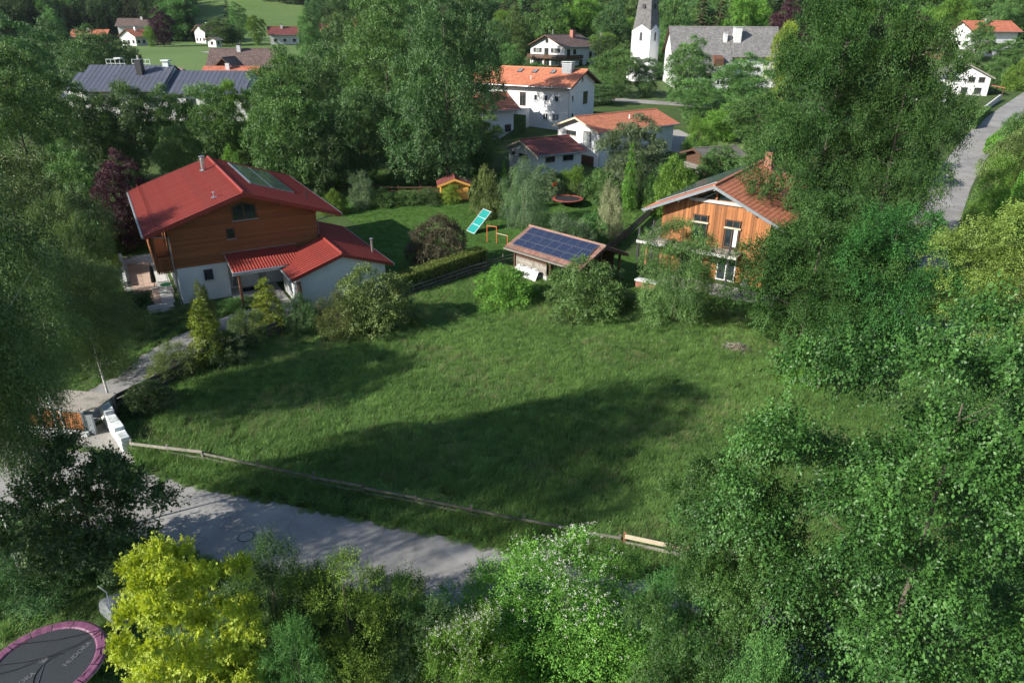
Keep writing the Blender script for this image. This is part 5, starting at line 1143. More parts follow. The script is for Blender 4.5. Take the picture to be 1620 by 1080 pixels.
proto('ymaple', seed=23, shape='oval', H=7.2, R=2.6, base=.8, n=62, rc=.55, nspray=3600, per=9, leaf=.135, w=.25, slen=.8, flat=.65, up=1.0, lobes=3, rad=.08, nl=12, jitter=.3, tr='bark')
proto('nbush', seed=24, shape='dome', H=4, R=2.6, base=0, n=70, rc=.55, nspray=5600, per=10, leaf=.088, w=.27, slen=1.0, up=.7, rad=.06, stems=5, nl=20, jitter=.25)
proto('nbush2', seed=25, shape='dome', H=5, R=2.2, base=0, n=62, rc=.52, nspray=5600, per=11, leaf=.08, w=.27, slen=.9, up=.8, rad=.05, stems=6, nl=20, jitter=.32)
proto('blossom', seed=26, shape='dome', H=4.8, R=3.3, base=0, n=90, rc=.6, nspray=8500, per=9, leaf=.095, w=.30, slen=.85, up=.8, rad=.06, stems=6, nl=30, jitter=.28, flowers=300)
proto('hornbeam', seed=27, shape='oval', H=15, R=4.8, base=1, n=120, rc=.92, nspray=17500, per=11, leaf=.115, w=.36, slen=.7, droop=.2, flat=.62, up=.75, tr='bark', rad=.2, nl=14, jitter=.46, inner=.3, shell=(.6,1.05))
proto('hornbeam2', seed=28, shape='vase', H=13, R=3.2, base=1, n=110, rc=.75, nspray=6000, per=11, leaf=.105, w=.30, slen=.85, droop=.2, flat=.6, up=.75, tr='bark', rad=.2, nl=20, jitter=.3, inner=.4)
def conifer(key, seed, H=22, R=3.6, leaf=.5, whorls=26, mat='conif'):
    rg = np.random.default_rng(seed); B_, D_, N_, L_ = [], [], [], []
    for i in range(whorls):
        t = (i+.5)/whorls; z = H*(.08+.92*t); r = R*(1-t)**.85+.15; nb_ = int(7+6*(1-t))
        for b in range(nb_):
            a = rg.uniform(0, 6.28); rr = r*rg.uniform(.7, 1.1); m_ = max(3, int(rr/leaf*2.6)); s = np.linspace(.12, 1, m_); e = np.array([math.cos(a), math.sin(a), -.32])
            P = s[:, None]*rr*e+np.array([0, 0, z]); 
            for sg in (-1, 1, 0): B_.append(P+rg.normal(size=P.shape)*.05); D_.append(np.tile(e*.8+sg*.7*np.array([-math.sin(a), math.cos(a), 0])-np.array([0, 0, .25]), (m_, 1))+rg.normal(size=P.shape)*.15); N_.append(np.tile([0., 0, 1.], (m_, 1))+rg.normal(size=P.shape)*.25); L_.append(leaf*rg.uniform(.7, 1.2, m_))
    B_, D_, N_, L_ = map(np.concatenate, (B_, D_, N_, L_)); me = leaves('crown', B_, D_, N_, L_, .26, rg.uniform(0, 1, len(L_)), LM[mat])
    PROTO[key] = dict(crown=me, trunk=MB().tube([(0,0,-.5),(0,0,H*.97)], [.3,.04], 7).mesh('trunk', M['bark']), H=H, R=R, base=1)
conifer('conifer', 31); conifer('conifer2', 32, 24, 4.2)
NAMES = {'thuja': 'thuja', 'cypress': 'cypress', 'bush': 'bush', 'shrub': 'shrub', 'dwarf pine': 'dwarf_pine', 'hedge': 'clipped_bush', 'spruce': 'spruce_tree', 'conifer': 'conifer_tree'}
def plant(key, mat, x, y, h, r, label, cat, group=None, z=None, rot=None, name=None):
    p = PROTO[key]; nm = name or NAMES.get(cat) or {'birch': 'birch_tree', 'hornbeam': 'hornbeam_tree', 'hornbeam2': 'hornbeam_tree', 'nmaple': 'maple_tree', 'ymaple': 'maple_tree', 'willow': 'weeping_tree'}.get(key) or ('walnut_tree' if mat == 'walnut' else 'broadleaf_tree')
    e = empty(nm, (x, y, float(T(x, y)) if z is None else z), random.uniform(0, 6.28) if rot is None else rot, label, cat, group)
    sc = (r/p['R'], r/p['R'], h/p['H'])
    e.scale = sc
    for part in ('trunk', 'crown', 'flowers'):
        if part in p:
            o = link('blossoms' if part == 'flowers' else part, p[part], e)
            if part == 'crown': o.material_slots[0].link = 'OBJECT'; o.material_slots[0].material = LM[mat]
    return e
TREES = [
 ('birch', 'birch', -23.6, 31, 10.8, 3.89, 0.4, 'birch with drooping grey green foliage left of the orange board shelter', 'tree'),
 ('lowtree', 'birch', -34.3, 47, 11.7, 5.31, 0.0, 'large grey green tree at the left edge, left of the house terrace', 'tree'),
 ('lowtree', 'birch', -28.4, 43, 10.1, 2.47, 0.0, 'grey green tree left of the yellow topped terrace hedge', 'tree'),
 ('birch', 'birch', -22.5, 34, 8.9, 3.07, 0.0, 'smaller birch hanging over the brick drive behind the white stone wall', 'tree'),
 ('birch', 'birch', -19.0, 23, 11.1, 2.79, 1.3, 'young birch hanging in front of the orange board shelter at the left edge', 'tree'),
 ('nmaple', 'dark', -16.2, 21.3, 5.8, 2.89, 0.0, 'dark green maple between the street and the pink rimmed trampoline', 'tree'),
 ('nbush', 'dark', -19.0, 21, 2.5, 2.81, 0.0, 'dark leafy bush directly behind the pink rimmed trampoline', 'bush'),
 ('ymaple', 'yellow', -9.6, 15, 6.9, 2.1, 0.0, 'bright yellow leaved maple below the street, beside the pink rimmed trampoline', 'tree'),
 ('nbush', 'dark', -7.9, 17.3, 5.1, 1.99, 0.0, 'dark shrub between the yellow maple and the street', 'shrub'),
 ('nbush2', 'light', -4.9, 16, 5.7, 2.37, 0.0, 'bushy green shrub right of the yellow maple at the street edge', 'shrub'),
 ('nbush', 'dark', -6.4, 17, 4.3, 1.56, 0.0, 'dark shrub between the two street shrubs right of the yellow maple', 'shrub'),
 ('nbush2', 'mid', -3.4, 16.6, 4.3, 1.54, 0.0, 'green shrub with upright shoots at the street, centre left', 'shrub'),
 ('hornbeam2', 'horn', 5.3, 15.3, 6.1, 1.62, 0.0, 'young hornbeam between the big flowering shrub and the fence end', 'tree'),
 ('nbush', 'mid', -6.3, 14.6, 4.6, 1.41, 0.0, 'low green shrub at the foot of the yellow maple', 'shrub'),
 ('nbush2', 'dark', -2.3, 16, 4.0, 1.7, 0.0, 'low dark green shrub between the green shrub and the flowering shrub', 'shrub'),
 ('blossom', 'light', 1.7, 17.2, 4.5, 3.87, 0.0, 'large flowering shrub dotted with small white blossoms beside the street', 'shrub'),
 ('blossom', 'light', -1.2, 15.2, 3.9, 2.13, 0.0, 'smaller white flowering shrub left of the large flowering one', 'shrub'),
 ('hornbeam', 'horn', 8.8, 12, 15.2, 4.68, 0.0, 'large hornbeam with glossy leaves filling the lower right corner', 'tree'),
 ('hornbeam', 'horn', 6.0, 14.5, 10.4, 2.64, 0.0, 'hornbeam between the flowering shrub and the meadow corner', 'tree'),
 ('hornbeam2', 'horn', 16.0, 18, 13.2, 2.79, 0.0, 'hornbeam at the right edge above the big one, below the yellow green walnut', 'tree'),
 ('hornbeam2', 'horn', 20.3, 25, 8.1, 3.74, 0.0, 'hornbeam behind the big one at the right, hiding the side road bend', 'tree'),
 ('bigtree', 'walnut', 28.7, 37, 12.1, 5.2, 0.0, 'yellow green walnut tree right of the side road', 'tree'),
 ('bigtree2', 'walnut', 53.4, 70, 15.2, 3.75, 0.0, 'loose pale tree overhanging the side road at the right edge', 'tree'),
 ('bigtree', 'dark2', 25.6, 58, 28.5, 6.24, 0.9, 'tallest dark tree hiding the right half of the timber house', 'tree'),
 ('bigtree', 'dark2', 28.8, 54, 22.0, 5.17, 0.0, 'tall tree between the timber house and the side road', 'tree'),
 ('lowtree', 'dark2', 19.9, 43.5, 10.2, 5.2, 0.0, 'dense dark tree at the meadow corner in front of the tallest tree', 'tree'),
 ('lowtree', 'dark2', 23.6, 41.5, 10.0, 4.6, 0.0, 'dark tree between the meadow corner and the side road', 'tree'),
 ('bush', 'light', 17.5, 37.5, 1.6, 1.34, 0.0, 'small bright green shrub at the meadow corner by the dense dark tree', 'shrub'),
 ('lowtree', 'mid', 12.0, 47.5, 7.5, 3.41, 0.0, 'small tree standing in front of the timber house balcony', 'tree'),
 ('bush', 'mid', 5.6, 49.3, 4.2, 3.45, 0.0, 'round bush in front of the solar shed at its right end', 'bush'),
 ('bush', 'light', -0.6, 51, 3.0, 2.65, 0.0, 'light green bush left of the white bags at the solar shed', 'bush'),
 ('bush', 'olive', -10.0, 46, 4.5, 3.24, 0.0, 'big olive green bush in front of the white garage wall', 'bush'),
 ('bush2', 'olive', -12.1, 44.6, 3.1, 1.64, 0.0, 'bush with pale shoots at the left of the big garage bush', 'bush'),
 ('bush2', 'dark', -14.9, 45.4, 2.6, 1.45, 0.0, 'dark shrub between the golden thuja and the garage bushes', 'shrub'),
 ('thuja', 'gold', -17.2, 45.3, 3.8, 1.24, 0.0, 'golden cone shaped thuja in front of the house porch', 'thuja'),
 ('thuja', 'gold', -19.3, 39.8, 4.4, 1.27, 0.0, 'tall golden thuja at the bend of the brick drive', 'thuja'),
 ('bush', 'olive', -21.3, 44.5, 3.9, 0.92, 0.0, 'round dwarf pine by the lower window of the red roofed house', 'dwarf pine'),
 ('bush2', 'olive', -20.8, 38.2, 2.2, 1.63, 0.0, 'olive shrub between the brick drive and the dark board fence, lower end', 'shrub'),
 ('bush2', 'mid', -17.8, 42.5, 2.8, 1.48, 0.0, 'small shrub on the board fence between both golden thujas', 'shrub'),
 ('bush', 'dark', -18.3, 39.9, 2.3, 1.6, 0.0, 'dark shrub at the foot of the tall golden thuja', 'shrub'),
 ('bush', 'dark', -20.5, 34.2, 1.7, 1.63, 0.0, 'dark bush behind the white stone wall at the meadow corner', 'bush'),
 ('bush', 'plum', -6.5, 60, 4.7, 2.98, 0.0, 'wide reddish green bush on the lawn beside the clipped hedge', 'bush'),
 ('willow', 'bluish', 1.2, 73.5, 7.0, 2.81, 0.0, 'weeping tree on the lawn between garden shed and far trampoline', 'tree'),
 ('bush', 'olive', -2.9, 77, 5.3, 2.1, 0.0, 'olive shrub hiding the right side of the orange garden shed', 'shrub'),
 ('thuja', 'light', -1.1, 86, 3.8, 0.47, 0.0, 'thin green cypress left of the pair below the red brown annex', 'cypress'),
 ('thuja', 'light', 0.3, 85, 3.6, 0.5, 0.0, 'thin green cypress right of the pair, behind the weeping tree', 'cypress'),
 ('thuja', 'light', 13.2, 79, 7.3, 0.86, 0.0, 'bright slim cypress right of the far trampoline', 'cypress'),
 ('thuja', 'dark', 14.7, 81, 6.2, 0.73, 0.0, 'dark slim cypress beside the bright one', 'cypress'),
 ('bush2', 'varieg', 9.8, 69, 5.8, 1.46, 0.0, 'cream variegated shrub right of the far trampoline', 'shrub'),
 ('bush2', 'bluish', 5.0, 63.5, 4.0, 2.67, 0.0, 'grey green shrubs bed behind the solar shed ridge', 'shrub'),
 ('bush', 'mid', 7.6, 66, 3.5, 1.84, 0.0, 'green shrub between the solar shed and the variegated shrub', 'shrub'),
 ('bush', 'light', 18.0, 78, 6.2, 2.76, 0.0, 'rounded light green shrub left of the timber house roof', 'shrub'),
 ('broad', 'bluish', 14.8, 86, 9.3, 4.21, 0.0, 'pale leaved tree in front of the orange roofed annex', 'tree'),
 ('bush', 'mid', 10.4, 83, 3.7, 2.63, 0.0, 'green shrub under the white annex corner', 'shrub'),
 ('bush2', 'light', 7.2, 85, 3.6, 2.31, 0.0, 'light shrub behind the far trampoline', 'shrub'),
 ('bush', 'bluish', 3.8, 84, 3.8, 2.66, 0.0, 'blue green shrub in front of the red brown annex', 'shrub'),
 ('bush', 'mid', 16.6, 80, 4.9, 1.81, 0.0, 'shrub behind the two slim cypresses', 'shrub'),
 ('bush2', 'light', 26.9, 104, 5.9, 2.75, 0.0, 'light shrub beside the gravel yard right of the annex', 'shrub'),
 ('bush', 'mid', 27.3, 93, 4.4, 3.33, 0.0, 'low shrub by the grey woodshed above the timber house', 'shrub'),
 ('bush2', 'bluish', -17.4, 80, 3.9, 1.67, 0.0, 'pale rounded shrub at the upper lawn edge, leftmost of the border', 'shrub'),
 ('bush', 'mid', -15.3, 80.5, 2.0, 1.84, 0.0, 'low green border shrub next to the pale rounded one', 'shrub'),
 ('bush2', 'mid', -12.7, 81, 1.7, 1.85, 0.0, 'low border shrub midway along the upper lawn edge', 'shrub'),
 ('bush', 'dark', -10.0, 81.5, 1.8, 1.86, 0.0, 'dark border shrub left of the yellow one', 'shrub'),
 ('bush2', 'gold', -7.4, 81.5, 2.2, 1.26, 0.0, 'yellow green shrub touching the orange garden shed', 'shrub'),
 ('bush', 'light', -19.9, 77, 2.7, 1.41, 0.0, 'light shrub behind the right eave of the red roofed house', 'shrub'),
 ('tall', 'dark', -8.0, 86, 24.2, 6.04, 3.1, 'tall ash with visible bare trunk behind the upper lawn', 'tree'),
 ('tall', 'mid', -16.9, 98, 23.2, 7.11, 0.0, 'tall broad tree left of the tall ash', 'tree'),
 ('broad', 'dark', -11.8, 88, 14.0, 5.02, 0.0, 'dark tree below the tall ash at the lawn edge', 'tree'),
 ('broad2', 'dark', -18.8, 88, 11.8, 4.66, 0.0, 'dark tree behind the upper lawn, right of the solar collectors', 'tree'),
 ('broad', 'mid', -4.9, 97, 8.3, 3.85, 0.0, 'tree beside the terrace of the white house', 'tree'),
 ('broad2', 'dark', -7.3, 112, 21.1, 5.15, 8.2, 'tree in front of the left end of the orange roof', 'tree'),
 ('tall', 'mid', -30.1, 96, 15.6, 5.42, 0.0, 'big rounded tree behind the ridge of the red roofed house', 'tree'),
 ('broad', 'mid', -27.2, 84, 13.7, 4.82, 0.0, 'bright crowned tree directly behind the red metal roof', 'tree'),
 ('broad2', 'dark', -27.7, 108, 14.7, 5.59, 0.0, 'dark tree between the rounded tree and the tall ash', 'tree'),
 ('broad', 'dark', -22.3, 84, 8.9, 3.38, 0.0, 'low dark tree behind the right slope of the red roof', 'tree'),
 ('broad2', 'mid', -39.0, 93, 11.5, 4.5, 0.0, 'tree in front of the slate blue hall, right of centre', 'tree'),
 ('broad', 'mid', -44.1, 92, 11.4, 4.05, 0.0, 'tree in front of the slate blue hall at its middle', 'tree'),
 ('broad2', 'dark', -48.1, 90, 12.1, 3.96, 0.0, 'tree in front of the slate blue hall, left of centre', 'tree'),
 ('broad', 'dark', -52.2, 88, 12.1, 3.88, 0.0, 'tree in front of the left corner of the slate blue hall', 'tree'),
 ('broad2', 'light', -39.1, 101, 10.9, 3.09, 0.0, 'light tree before the right end of the slate blue hall', 'tree'),
 ('bush', 'light', -30.3, 76, 7.3, 1.93, 0.0, 'small yellow green tree behind the chimney of the red roof', 'tree'),
 ('broad2', 'mid', -38.4, 82, 8.4, 3.31, 0.0, 'low tree left of the metal chimney of the red roof', 'tree'),
 ('broad', 'purple', -36.1, 64, 9.3, 2.35, 0.0, 'dark purple leaved plum tree beside the red roof', 'tree'),
 ('broad', 'mid', -44.4, 70, 9.1, 3.19, 0.0, 'green tree left of the purple plum', 'tree'),
 ('broad2', 'mid', -50.8, 74, 17.5, 4.9, 0.0, 'large tree at the left edge beside the slate blue hall', 'tree'),
 ('tall', 'dark', -74.1, 110, 18.4, 7.05, 0.0, 'tall dark tree at the left edge behind the large one', 'tree'),
 ('broad', 'dark', -84.2, 150, 13.8, 7.62, 0.0, 'dark tree behind the left end of the slate blue hall', 'tree'),
 ('broad2', 'dark', -83.8, 160, 10.6, 4.07, 0.0, 'dark tree between the hall and the pale field', 'tree'),
 ('broad', 'dark', -101.9, 165, 14.3, 6.95, 0.0, 'dark tree above the left corner of the hall roof', 'tree'),
 ('bush', 'gold', -34.7, 57, 3.5, 0.97, 0.0, 'yellow green shrub beside the terrace of the red roofed house', 'shrub'),
 ('broad', 'dark', -38.5, 58, 7.1, 4.06, 0.0, 'dark garden tree left of the terrace lawn', 'tree'),
 ('midtree', 'mid', -31.8, 45, 3.5, 4.85, 0.0, 'tree behind the birches left of the brick drive', 'tree'),
 ('midtree', 'dark', -25.1, 38.5, 2.6, 2.33, 0.0, 'dark tree over the drive left of the dark board fence', 'tree'),
 ('broad', 'purple', -136.8, 295, 13.7, 4.65, 0.0, 'dark purple beech beside the far farmhouses', 'tree'),
 ('broad2', 'light', -139.3, 290, 7.2, 2.66, 0.0, 'small green tree left of the far purple beech', 'tree'),
 ('broad', 'mid', -117.9, 303, 10.2, 5.79, 0.0, 'green tree right of the small white field hut', 'tree'),
 ('tall', 'mid', -112.9, 312, 15.6, 4.65, 0.0, 'tall pale tree behind the small white field hut', 'tree'),
 ('broad2', 'light', -103.6, 305, 11.1, 4.05, 0.0, 'green tree left of the far red roofs', 'tree'),
 ('broad', 'mid', -81.4, 300, 13.6, 4.48, 0.0, 'green tree between two far red roofed houses', 'tree'),
 ('broad', 'dark', -114.2, 306, 7.4, 3.82, 0.0, 'dark tree at the far edge of the pale field', 'tree'),
 ('conifer', 'conif', -139.9, 330, 17.6, 3.54, 0.0, 'spruce behind the far brown roofed cottage', 'spruce'),
 ('broad2', 'mid', -43.8, 150, 8.7, 3.84, 0.0, 'tree right of the brown farm roofs', 'tree'),
 ('tall', 'dark', -30.5, 150, 22.0, 6.9, 0.0, 'tall tree behind the big centre trees', 'tree'),
 ('tall', 'mid', -19.3, 140, 23.5, 6.44, 0.0, 'tallest tree of the centre group at the upper edge', 'tree'),
 ('broad', 'dark', -7.8, 175, 12.9, 5.16, 0.0, 'tree left of the grey hidden roof', 'tree'),
 ('broad2', 'mid', -1.8, 165, 9.8, 4.2, 0.0, 'tree directly above the orange roof, at its left', 'tree'),
 ('tall', 'mid', 0.3, 205, 15.7, 5.13, 0.0, 'tall tree left of the balcony chalet', 'tree'),
 ('broad', 'mid', 11.8, 250, 17.7, 8.28, 0.0, 'green tree right behind the chalet ridge', 'tree'),
 ('broad2', 'light', 22.6, 255, 17.8, 7.39, 0.0, 'light tree behind the chalet chimney', 'tree'),
 ('broad', 'dark', 31.2, 240, 17.0, 5.97, 0.0, 'dark tree between chalet and church tower', 'tree'),
 ('broad2', 'mid', 21.8, 158, 9.6, 5.37, 0.0, 'tree between the balcony chalet and the church tower', 'tree'),
 ('broad', 'dark', 18.1, 148, 4.3, 3.82, 0.0, 'dark tree behind the gable of the white house', 'tree'),
 ('broad', 'mid', 35.1, 148, 12.7, 5.27, 0.0, 'tree in front of the grey church roof', 'tree'),
 ('broad2', 'dark', 28.2, 158, 7.9, 3.77, 0.0, 'dark tree below the church tower', 'tree'),
 ('broad2', 'mid', 31.8, 126, 7.5, 5.22, 0.0, 'tree right of the orange annex roof', 'tree'),
 ('broad', 'mid', 43.7, 140, 10.4, 5.38, 0.0, 'tree at the right end of the grey church roof', 'tree'),
 ('thuja', 'light', 43.5, 146, 5.8, 1.88, 0.0, 'clipped round light hedge tree at the white church wall', 'tree'),
 ('broad2', 'gold', 55.9, 155, 15.1, 3.66, 0.0, 'yellow green tree below the purple beech', 'tree'),
 ('broad', 'purple', 71.1, 200, 17.6, 5.83, 0.0, 'dark purple beech right of the church', 'tree'),
 ('broad2', 'light', 67.7, 222, 21.4, 7.71, 0.0, 'bright green tree directly behind the church roof', 'tree'),
 ('conifer', 'conif2', 53.9, 220, 23.7, 3.63, 0.0, 'tall conifer behind the church roof, left one', 'conifer'),
 ('conifer', 'conif2', 60.6, 226, 23.2, 3.36, 0.0, 'tall conifer behind the church roof, right one', 'conifer'),
 ('broad', 'mid', 47.9, 230, 20.5, 5.71, 0.0, 'green tree right behind the church spire', 'tree'),
 ('broad', 'light', 33.9, 115, 5.5, 4.52, 0.0, 'light tree above the sunny garden lawn', 'tree'),
 ('broad2', 'mid', 36.6, 108, 8.2, 4.72, 0.0, 'tree behind the tallest tree at the garden lawn', 'tree'),
 ('broad', 'dark', 68.5, 170, 11.1, 6.46, 0.0, 'dark tree behind the tallest tree near the purple beech', 'tree'),
 ('broad', 'purple', 112.8, 215, 10.7, 5.36, 0.0, 'purple tree left of the hillside houses', 'tree'),
 ('broad2', 'light', 131.2, 232, 15.2, 4.78, 0.0, 'light green tree left of the top right chalet', 'tree'),
 ('broad', 'mid', 126.2, 205, 10.8, 3.76, 0.0, 'round tree in front of the long orange hillside roof', 'tree'),
 ('broad2', 'mid', 148.5, 235, 14.1, 2.91, 0.0, 'green tree in front of the top right chalet', 'tree'),
 ('broad', 'mid', 132.0, 200, 6.8, 4.19, 0.0, 'tree right of the orange hillside roof', 'tree'),
 ('bush', 'mid', 109.7, 182, 6.5, 4.62, 0.0, 'wide green shrub behind the white bungalow', 'shrub'),
 ('bush2', 'mid', 116.3, 180, 6.0, 3.81, 0.0, 'green shrub above the dark roof of the white bungalow', 'shrub'),
 ('bush', 'light', 116.8, 172, 6.7, 3.21, 0.0, 'clipped round hedge at the top of the side road', 'hedge'),
 ('broad2', 'bluish', 80.1, 140, 5.8, 3.61, 0.0, 'thin pale tree in front of the white bungalow', 'tree'),
 ('broad', 'mid', 73.7, 140, 6.7, 5.41, 0.0, 'tree left of the white bungalow', 'tree'),
 ('broad2', 'dark', 64.5, 118, 5.6, 5.14, 0.0, 'dark tree beside the side road below the bungalow', 'tree'),
 ('bush', 'mid', 69.0, 118, 3.2, 3.1, 0.0, 'bush behind the road hedge', 'bush'),
 ('broad', 'dark', 50.9, 92, 4.8, 4.11, 0.0, 'dark tree at the bend of the side road', 'tree'),
 ('broad2', 'mid', 51.1, 98, 6.0, 5.21, 0.0, 'tree behind the tall tree by the side road', 'tree'),
 ('broad', 'mid', 32.7, 88, 9.2, 3.91, 0.0, 'tree behind the ridge of the timber house', 'tree'),
 ('bush', 'light', 44.3, 60, 8.8, 2.22, 0.0, 'light shrub between the side road and the walnut', 'shrub'),
 ('bush2', 'walnut', 38.2, 52, 5.0, 2.23, 0.0, 'olive shrub at the roadside before the walnut', 'shrub'),
 ('bush', 'olive', 64.9, 92, 6.8, 3.68, 0.0, 'olive shrub right of the side road, farther one', 'shrub'),
 ('bush2', 'light', 54.3, 76, 7.5, 3.79, 0.0, 'light shrub right of the side road, nearer one', 'shrub'),
 ('bush', 'mid', 78.4, 112, 5.5, 2.94, 0.0, 'round shrub beside the road at the right edge', 'shrub'),
 ('nbush', 'mid', 5.8, 11.5, 7.6, 1.56, 0.0, 'leafy green shrub at the foot of the hornbeams', 'shrub')]
for (key, mat, x, y, h, r, base, lab, cat) in TREES:
    plant(key, mat, x, y, h, r, lab, cat)

# clipped hedges: leafy boxes
def hedge(name, label, p, q, wd, h, mat, seed, leaf=.085, dens=420):
    rg = np.random.default_rng(seed); p, q = Vector((*p, 0)), Vector((*q, 0)); L_ = (q-p).length; a = math.atan2(q.y-p.y, q.x-p.x)
    faces = [((0, L_), (0, h), 'f', -1), ((0, L_), (0, h), 'f', 1), ((0, L_), (-wd/2, wd/2), 't', 1), ((-wd/2, wd/2), (0, h), 'e', 0), ((-wd/2, wd/2), (0, h), 'e', L_)]
    B_, N_ = [], []
    for (u, v, k, s) in faces:
        n = int((u[1]-u[0])*(v[1]-v[0])*dens*(1.6 if k == 't' else 1)); U, W = rg.uniform(*u, n), rg.uniform(*v, n); dp = rg.uniform(-.16, .05, n)+.03*np.sin(U*3.1)+.03*np.sin(U*7.7+W*5)
        if k == 'f': P = np.stack([U, s*(wd/2+dp), W], 1); N = np.tile([0., s, .4], (n, 1))
        elif k == 't': P = np.stack([U, W, h+dp], 1); N = np.tile([0., 0, 1.], (n, 1))
        else: P = np.stack([s+(dp if s else -dp), U, W], 1); N = np.tile([1. if s else -1., 0, .3], (n, 1))
        B_.append(P); N_.append(N)
    B_, N_ = np.concatenate(B_), np.concatenate(N_); N_ = N_+rg.normal(size=N_.shape)*.6; D_ = rg.normal(size=N_.shape); D_ = D_-N_*(D_*N_).sum(1, keepdims=True)/(N_**2).sum(1, keepdims=True)+np.array([0, 0, .5])
    e = empty(name, (p.x, p.y, float(T(p.x, p.y))), a, label, 'hedge')
    link('leaves', leaves('leaves', B_, D_, N_, leaf*rg.uniform(.6, 1.3, len(B_)), .33, rg.uniform(0, 1, len(B_)), LM[mat]), e)['kind'] = 'stuff'
    mb = MB(); mb.box(.12, L_-.12, -wd/2+.16, wd/2-.16, 0, h-.16); mb.build('inner_twigs', LM['dark'], e); return e
hedge('clipped_hedge', 'long clipped hedge with yellowish top behind the white garage', (-9.4, 51.9), (-2.7, 60.0), 1.3, 1.75, 'hedge', 1)
hedge('box_hedge', 'short dark clipped hedge beside the terrace steps', (-31.5, 48.6), (-27.6, 49.6), 1.1, 1.2, 'dark', 2)
hedge('terrace_hedge', 'clipped hedge with yellow green top left of the terrace', (-38.5, 62), (-35.5, 65.5), 1.2, 1.8, 'gold', 3)
hedge('road_hedge', 'clipped hedge along the left side of the side road', (78.5, 124), (92, 142), 1.4, 1.8, 'mid', 4, leaf=.2, dens=160)
hedge('road_hedge', 'overgrown hedge at the right side of the side road', (72.5, 108), (88, 127), 2.0, 2.0, 'light', 5, leaf=.2, dens=160)
hedge('yard_hedge', 'low hedge in front of the orange roofed annex garden', (14, 92), (24, 93), 1.2, 1.4, 'mid', 6, leaf=.16, dens=90)

# ------------------------------------------------------------------ scattered stuff (instanced geometry)
def scatter(name, pts, rot, scl, src, kind='stuff', label=None):
    me = bpy.data.meshes.new(name); me.vertices.add(len(pts)); me.vertices.foreach_set('co', np.asarray(pts, np.float32).ravel())
    for nm, v in (('rot', rot), ('scl', scl)):
        a = me.attributes.new(nm, 'FLOAT_VECTOR', 'POINT'); a.data.foreach_set('vector', np.asarray(v, np.float32).ravel())
    o = link(name, me); g = bpy.data.node_groups.new(name, 'GeometryNodeTree')
    g.interface.new_socket('Geometry', in_out='INPUT', socket_type='NodeSocketGeometry'); g.interface.new_socket('Geometry', in_out='OUTPUT', socket_type='NodeSocketGeometry')
    N, L = g.nodes, g.links; gi, go = N.new('NodeGroupInput'), N.new('NodeGroupOutput')
    ins = N.new('GeometryNodeInstanceOnPoints'); oi = N.new('GeometryNodeObjectInfo'); oi.inputs['Object'].default_value = src; oi.inputs['As Instance'].default_value = True
    for nm, sock in (('rot', 'Rotation'), ('scl', 'Scale')):
        na = N.new('GeometryNodeInputNamedAttribute'); na.data_type = 'FLOAT_VECTOR'; na.inputs['Name'].default_value = nm; L.new(na.outputs[0], ins.inputs[sock])
    L.new(gi.outputs[0], ins.inputs['Points']); L.new(oi.outputs['Geometry'], ins.inputs['Instance']); L.new(ins.outputs[0], go.inputs[0])
    md = o.modifiers.new('scatter', 'NODES'); md.node_group = g
    o['kind'] = kind
    if label: o['label'] = label
    return o
def tuft(name, seed, n, spread, h, w, mat, lean=.5):
    rg = np.random.default_rng(seed); a = rg.uniform(0, 6.28, n); r = spread*np.sqrt(rg.uniform(0, 1, n)); P = np.stack([r*np.cos(a), r*np.sin(a), 0*a-.02], 1)
    t = rg.uniform(0, 6.28, n); le = lean*rg.uniform(.1, 1, n); hh = h*rg.uniform(.45, 1.2, n); d = np.stack([np.cos(t)*le, np.sin(t)*le, np.ones(n)], 1); sd = np.stack([-np.sin(t), np.cos(t), 0*t], 1)*w
    mid = P+d*hh[:, None]*.55; tip = P+d*hh[:, None]+np.stack([np.cos(t)*le*hh*.5, np.sin(t)*le*hh*.5, -.1*hh], 1)
    V = np.stack([P-sd, P+sd, mid+sd*.8, mid-sd*.8, tip], 1).reshape(-1, 3); f = (np.arange(n)[:, None, None]*5+np.array([(0,1,2),(0,2,3),(3,2,4)])[None]).reshape(-1, 3)
    return bpy.data.objects.new(name, mesh_np(name, V, f, mat, np.repeat(rg.uniform(0, 1, n), 5)))
tm_ = tuft('meadow_tuft', 1, 110, .32, .30, .008, M['blade'], .7); tm2 = tuft('meadow_tuft_tall', 2, 60, .22, .50, .009, M['blade'], .6); tl_ = tuft('lawn_tuft', 3, 120, .30, .06, .007, M['blade_lawn'], .8)
MEADOW = [(-20.6,31.6),(-19.2,29.9),(-15.2,28.6),(-9.4,26.8),(-4.2,25.3),(.5,23.9),(7,22),(14,20),(22,20),(24,30),(18.5,38),(20,46),(17,49),(12,51),(8,54),(3,57.5),(-1,60),(-3.6,56.8),(-7.5,52.4),(-12.2,47.8),(-15.2,45.6),(-17,43.2),(-18.7,40),(-20.9,36),(-22,33.6)]
VERGE = [(-19.2,29.9),(-18.4,28.6),(-15.2,27.35),(-9.6,25.7),(-4.5,24.3),(1,22.6),(10,20.0),(20,16.8),(22,19),(14,20.6),(7,22.3),(.5,24.2),(-4.2,25.7),(-9.4,27.2),(-15.2,29.0)]
LAWNS = [LAWN, [(7.5,52),(12,49),(20,47),(22,50),(10.5,64),(14,74),(24,84),(20,90),(13,80),(10.5,66),(6,60)], [(-38,54),(-31,48),(-29.6,52.8),(-34.5,61.5),(-40,64)]]
def pts_in(poly, dens, seed):
    rg = np.random.default_rng(seed); P = np.array(poly); a, b = P.min(0), P.max(0); n = int((b[0]-a[0])*(b[1]-a[1])*dens); X = rg.uniform(a[0], b[0], n); Y = rg.uniform(a[1], b[1], n); k = inside(X, Y, poly); return X[k], Y[k], rg
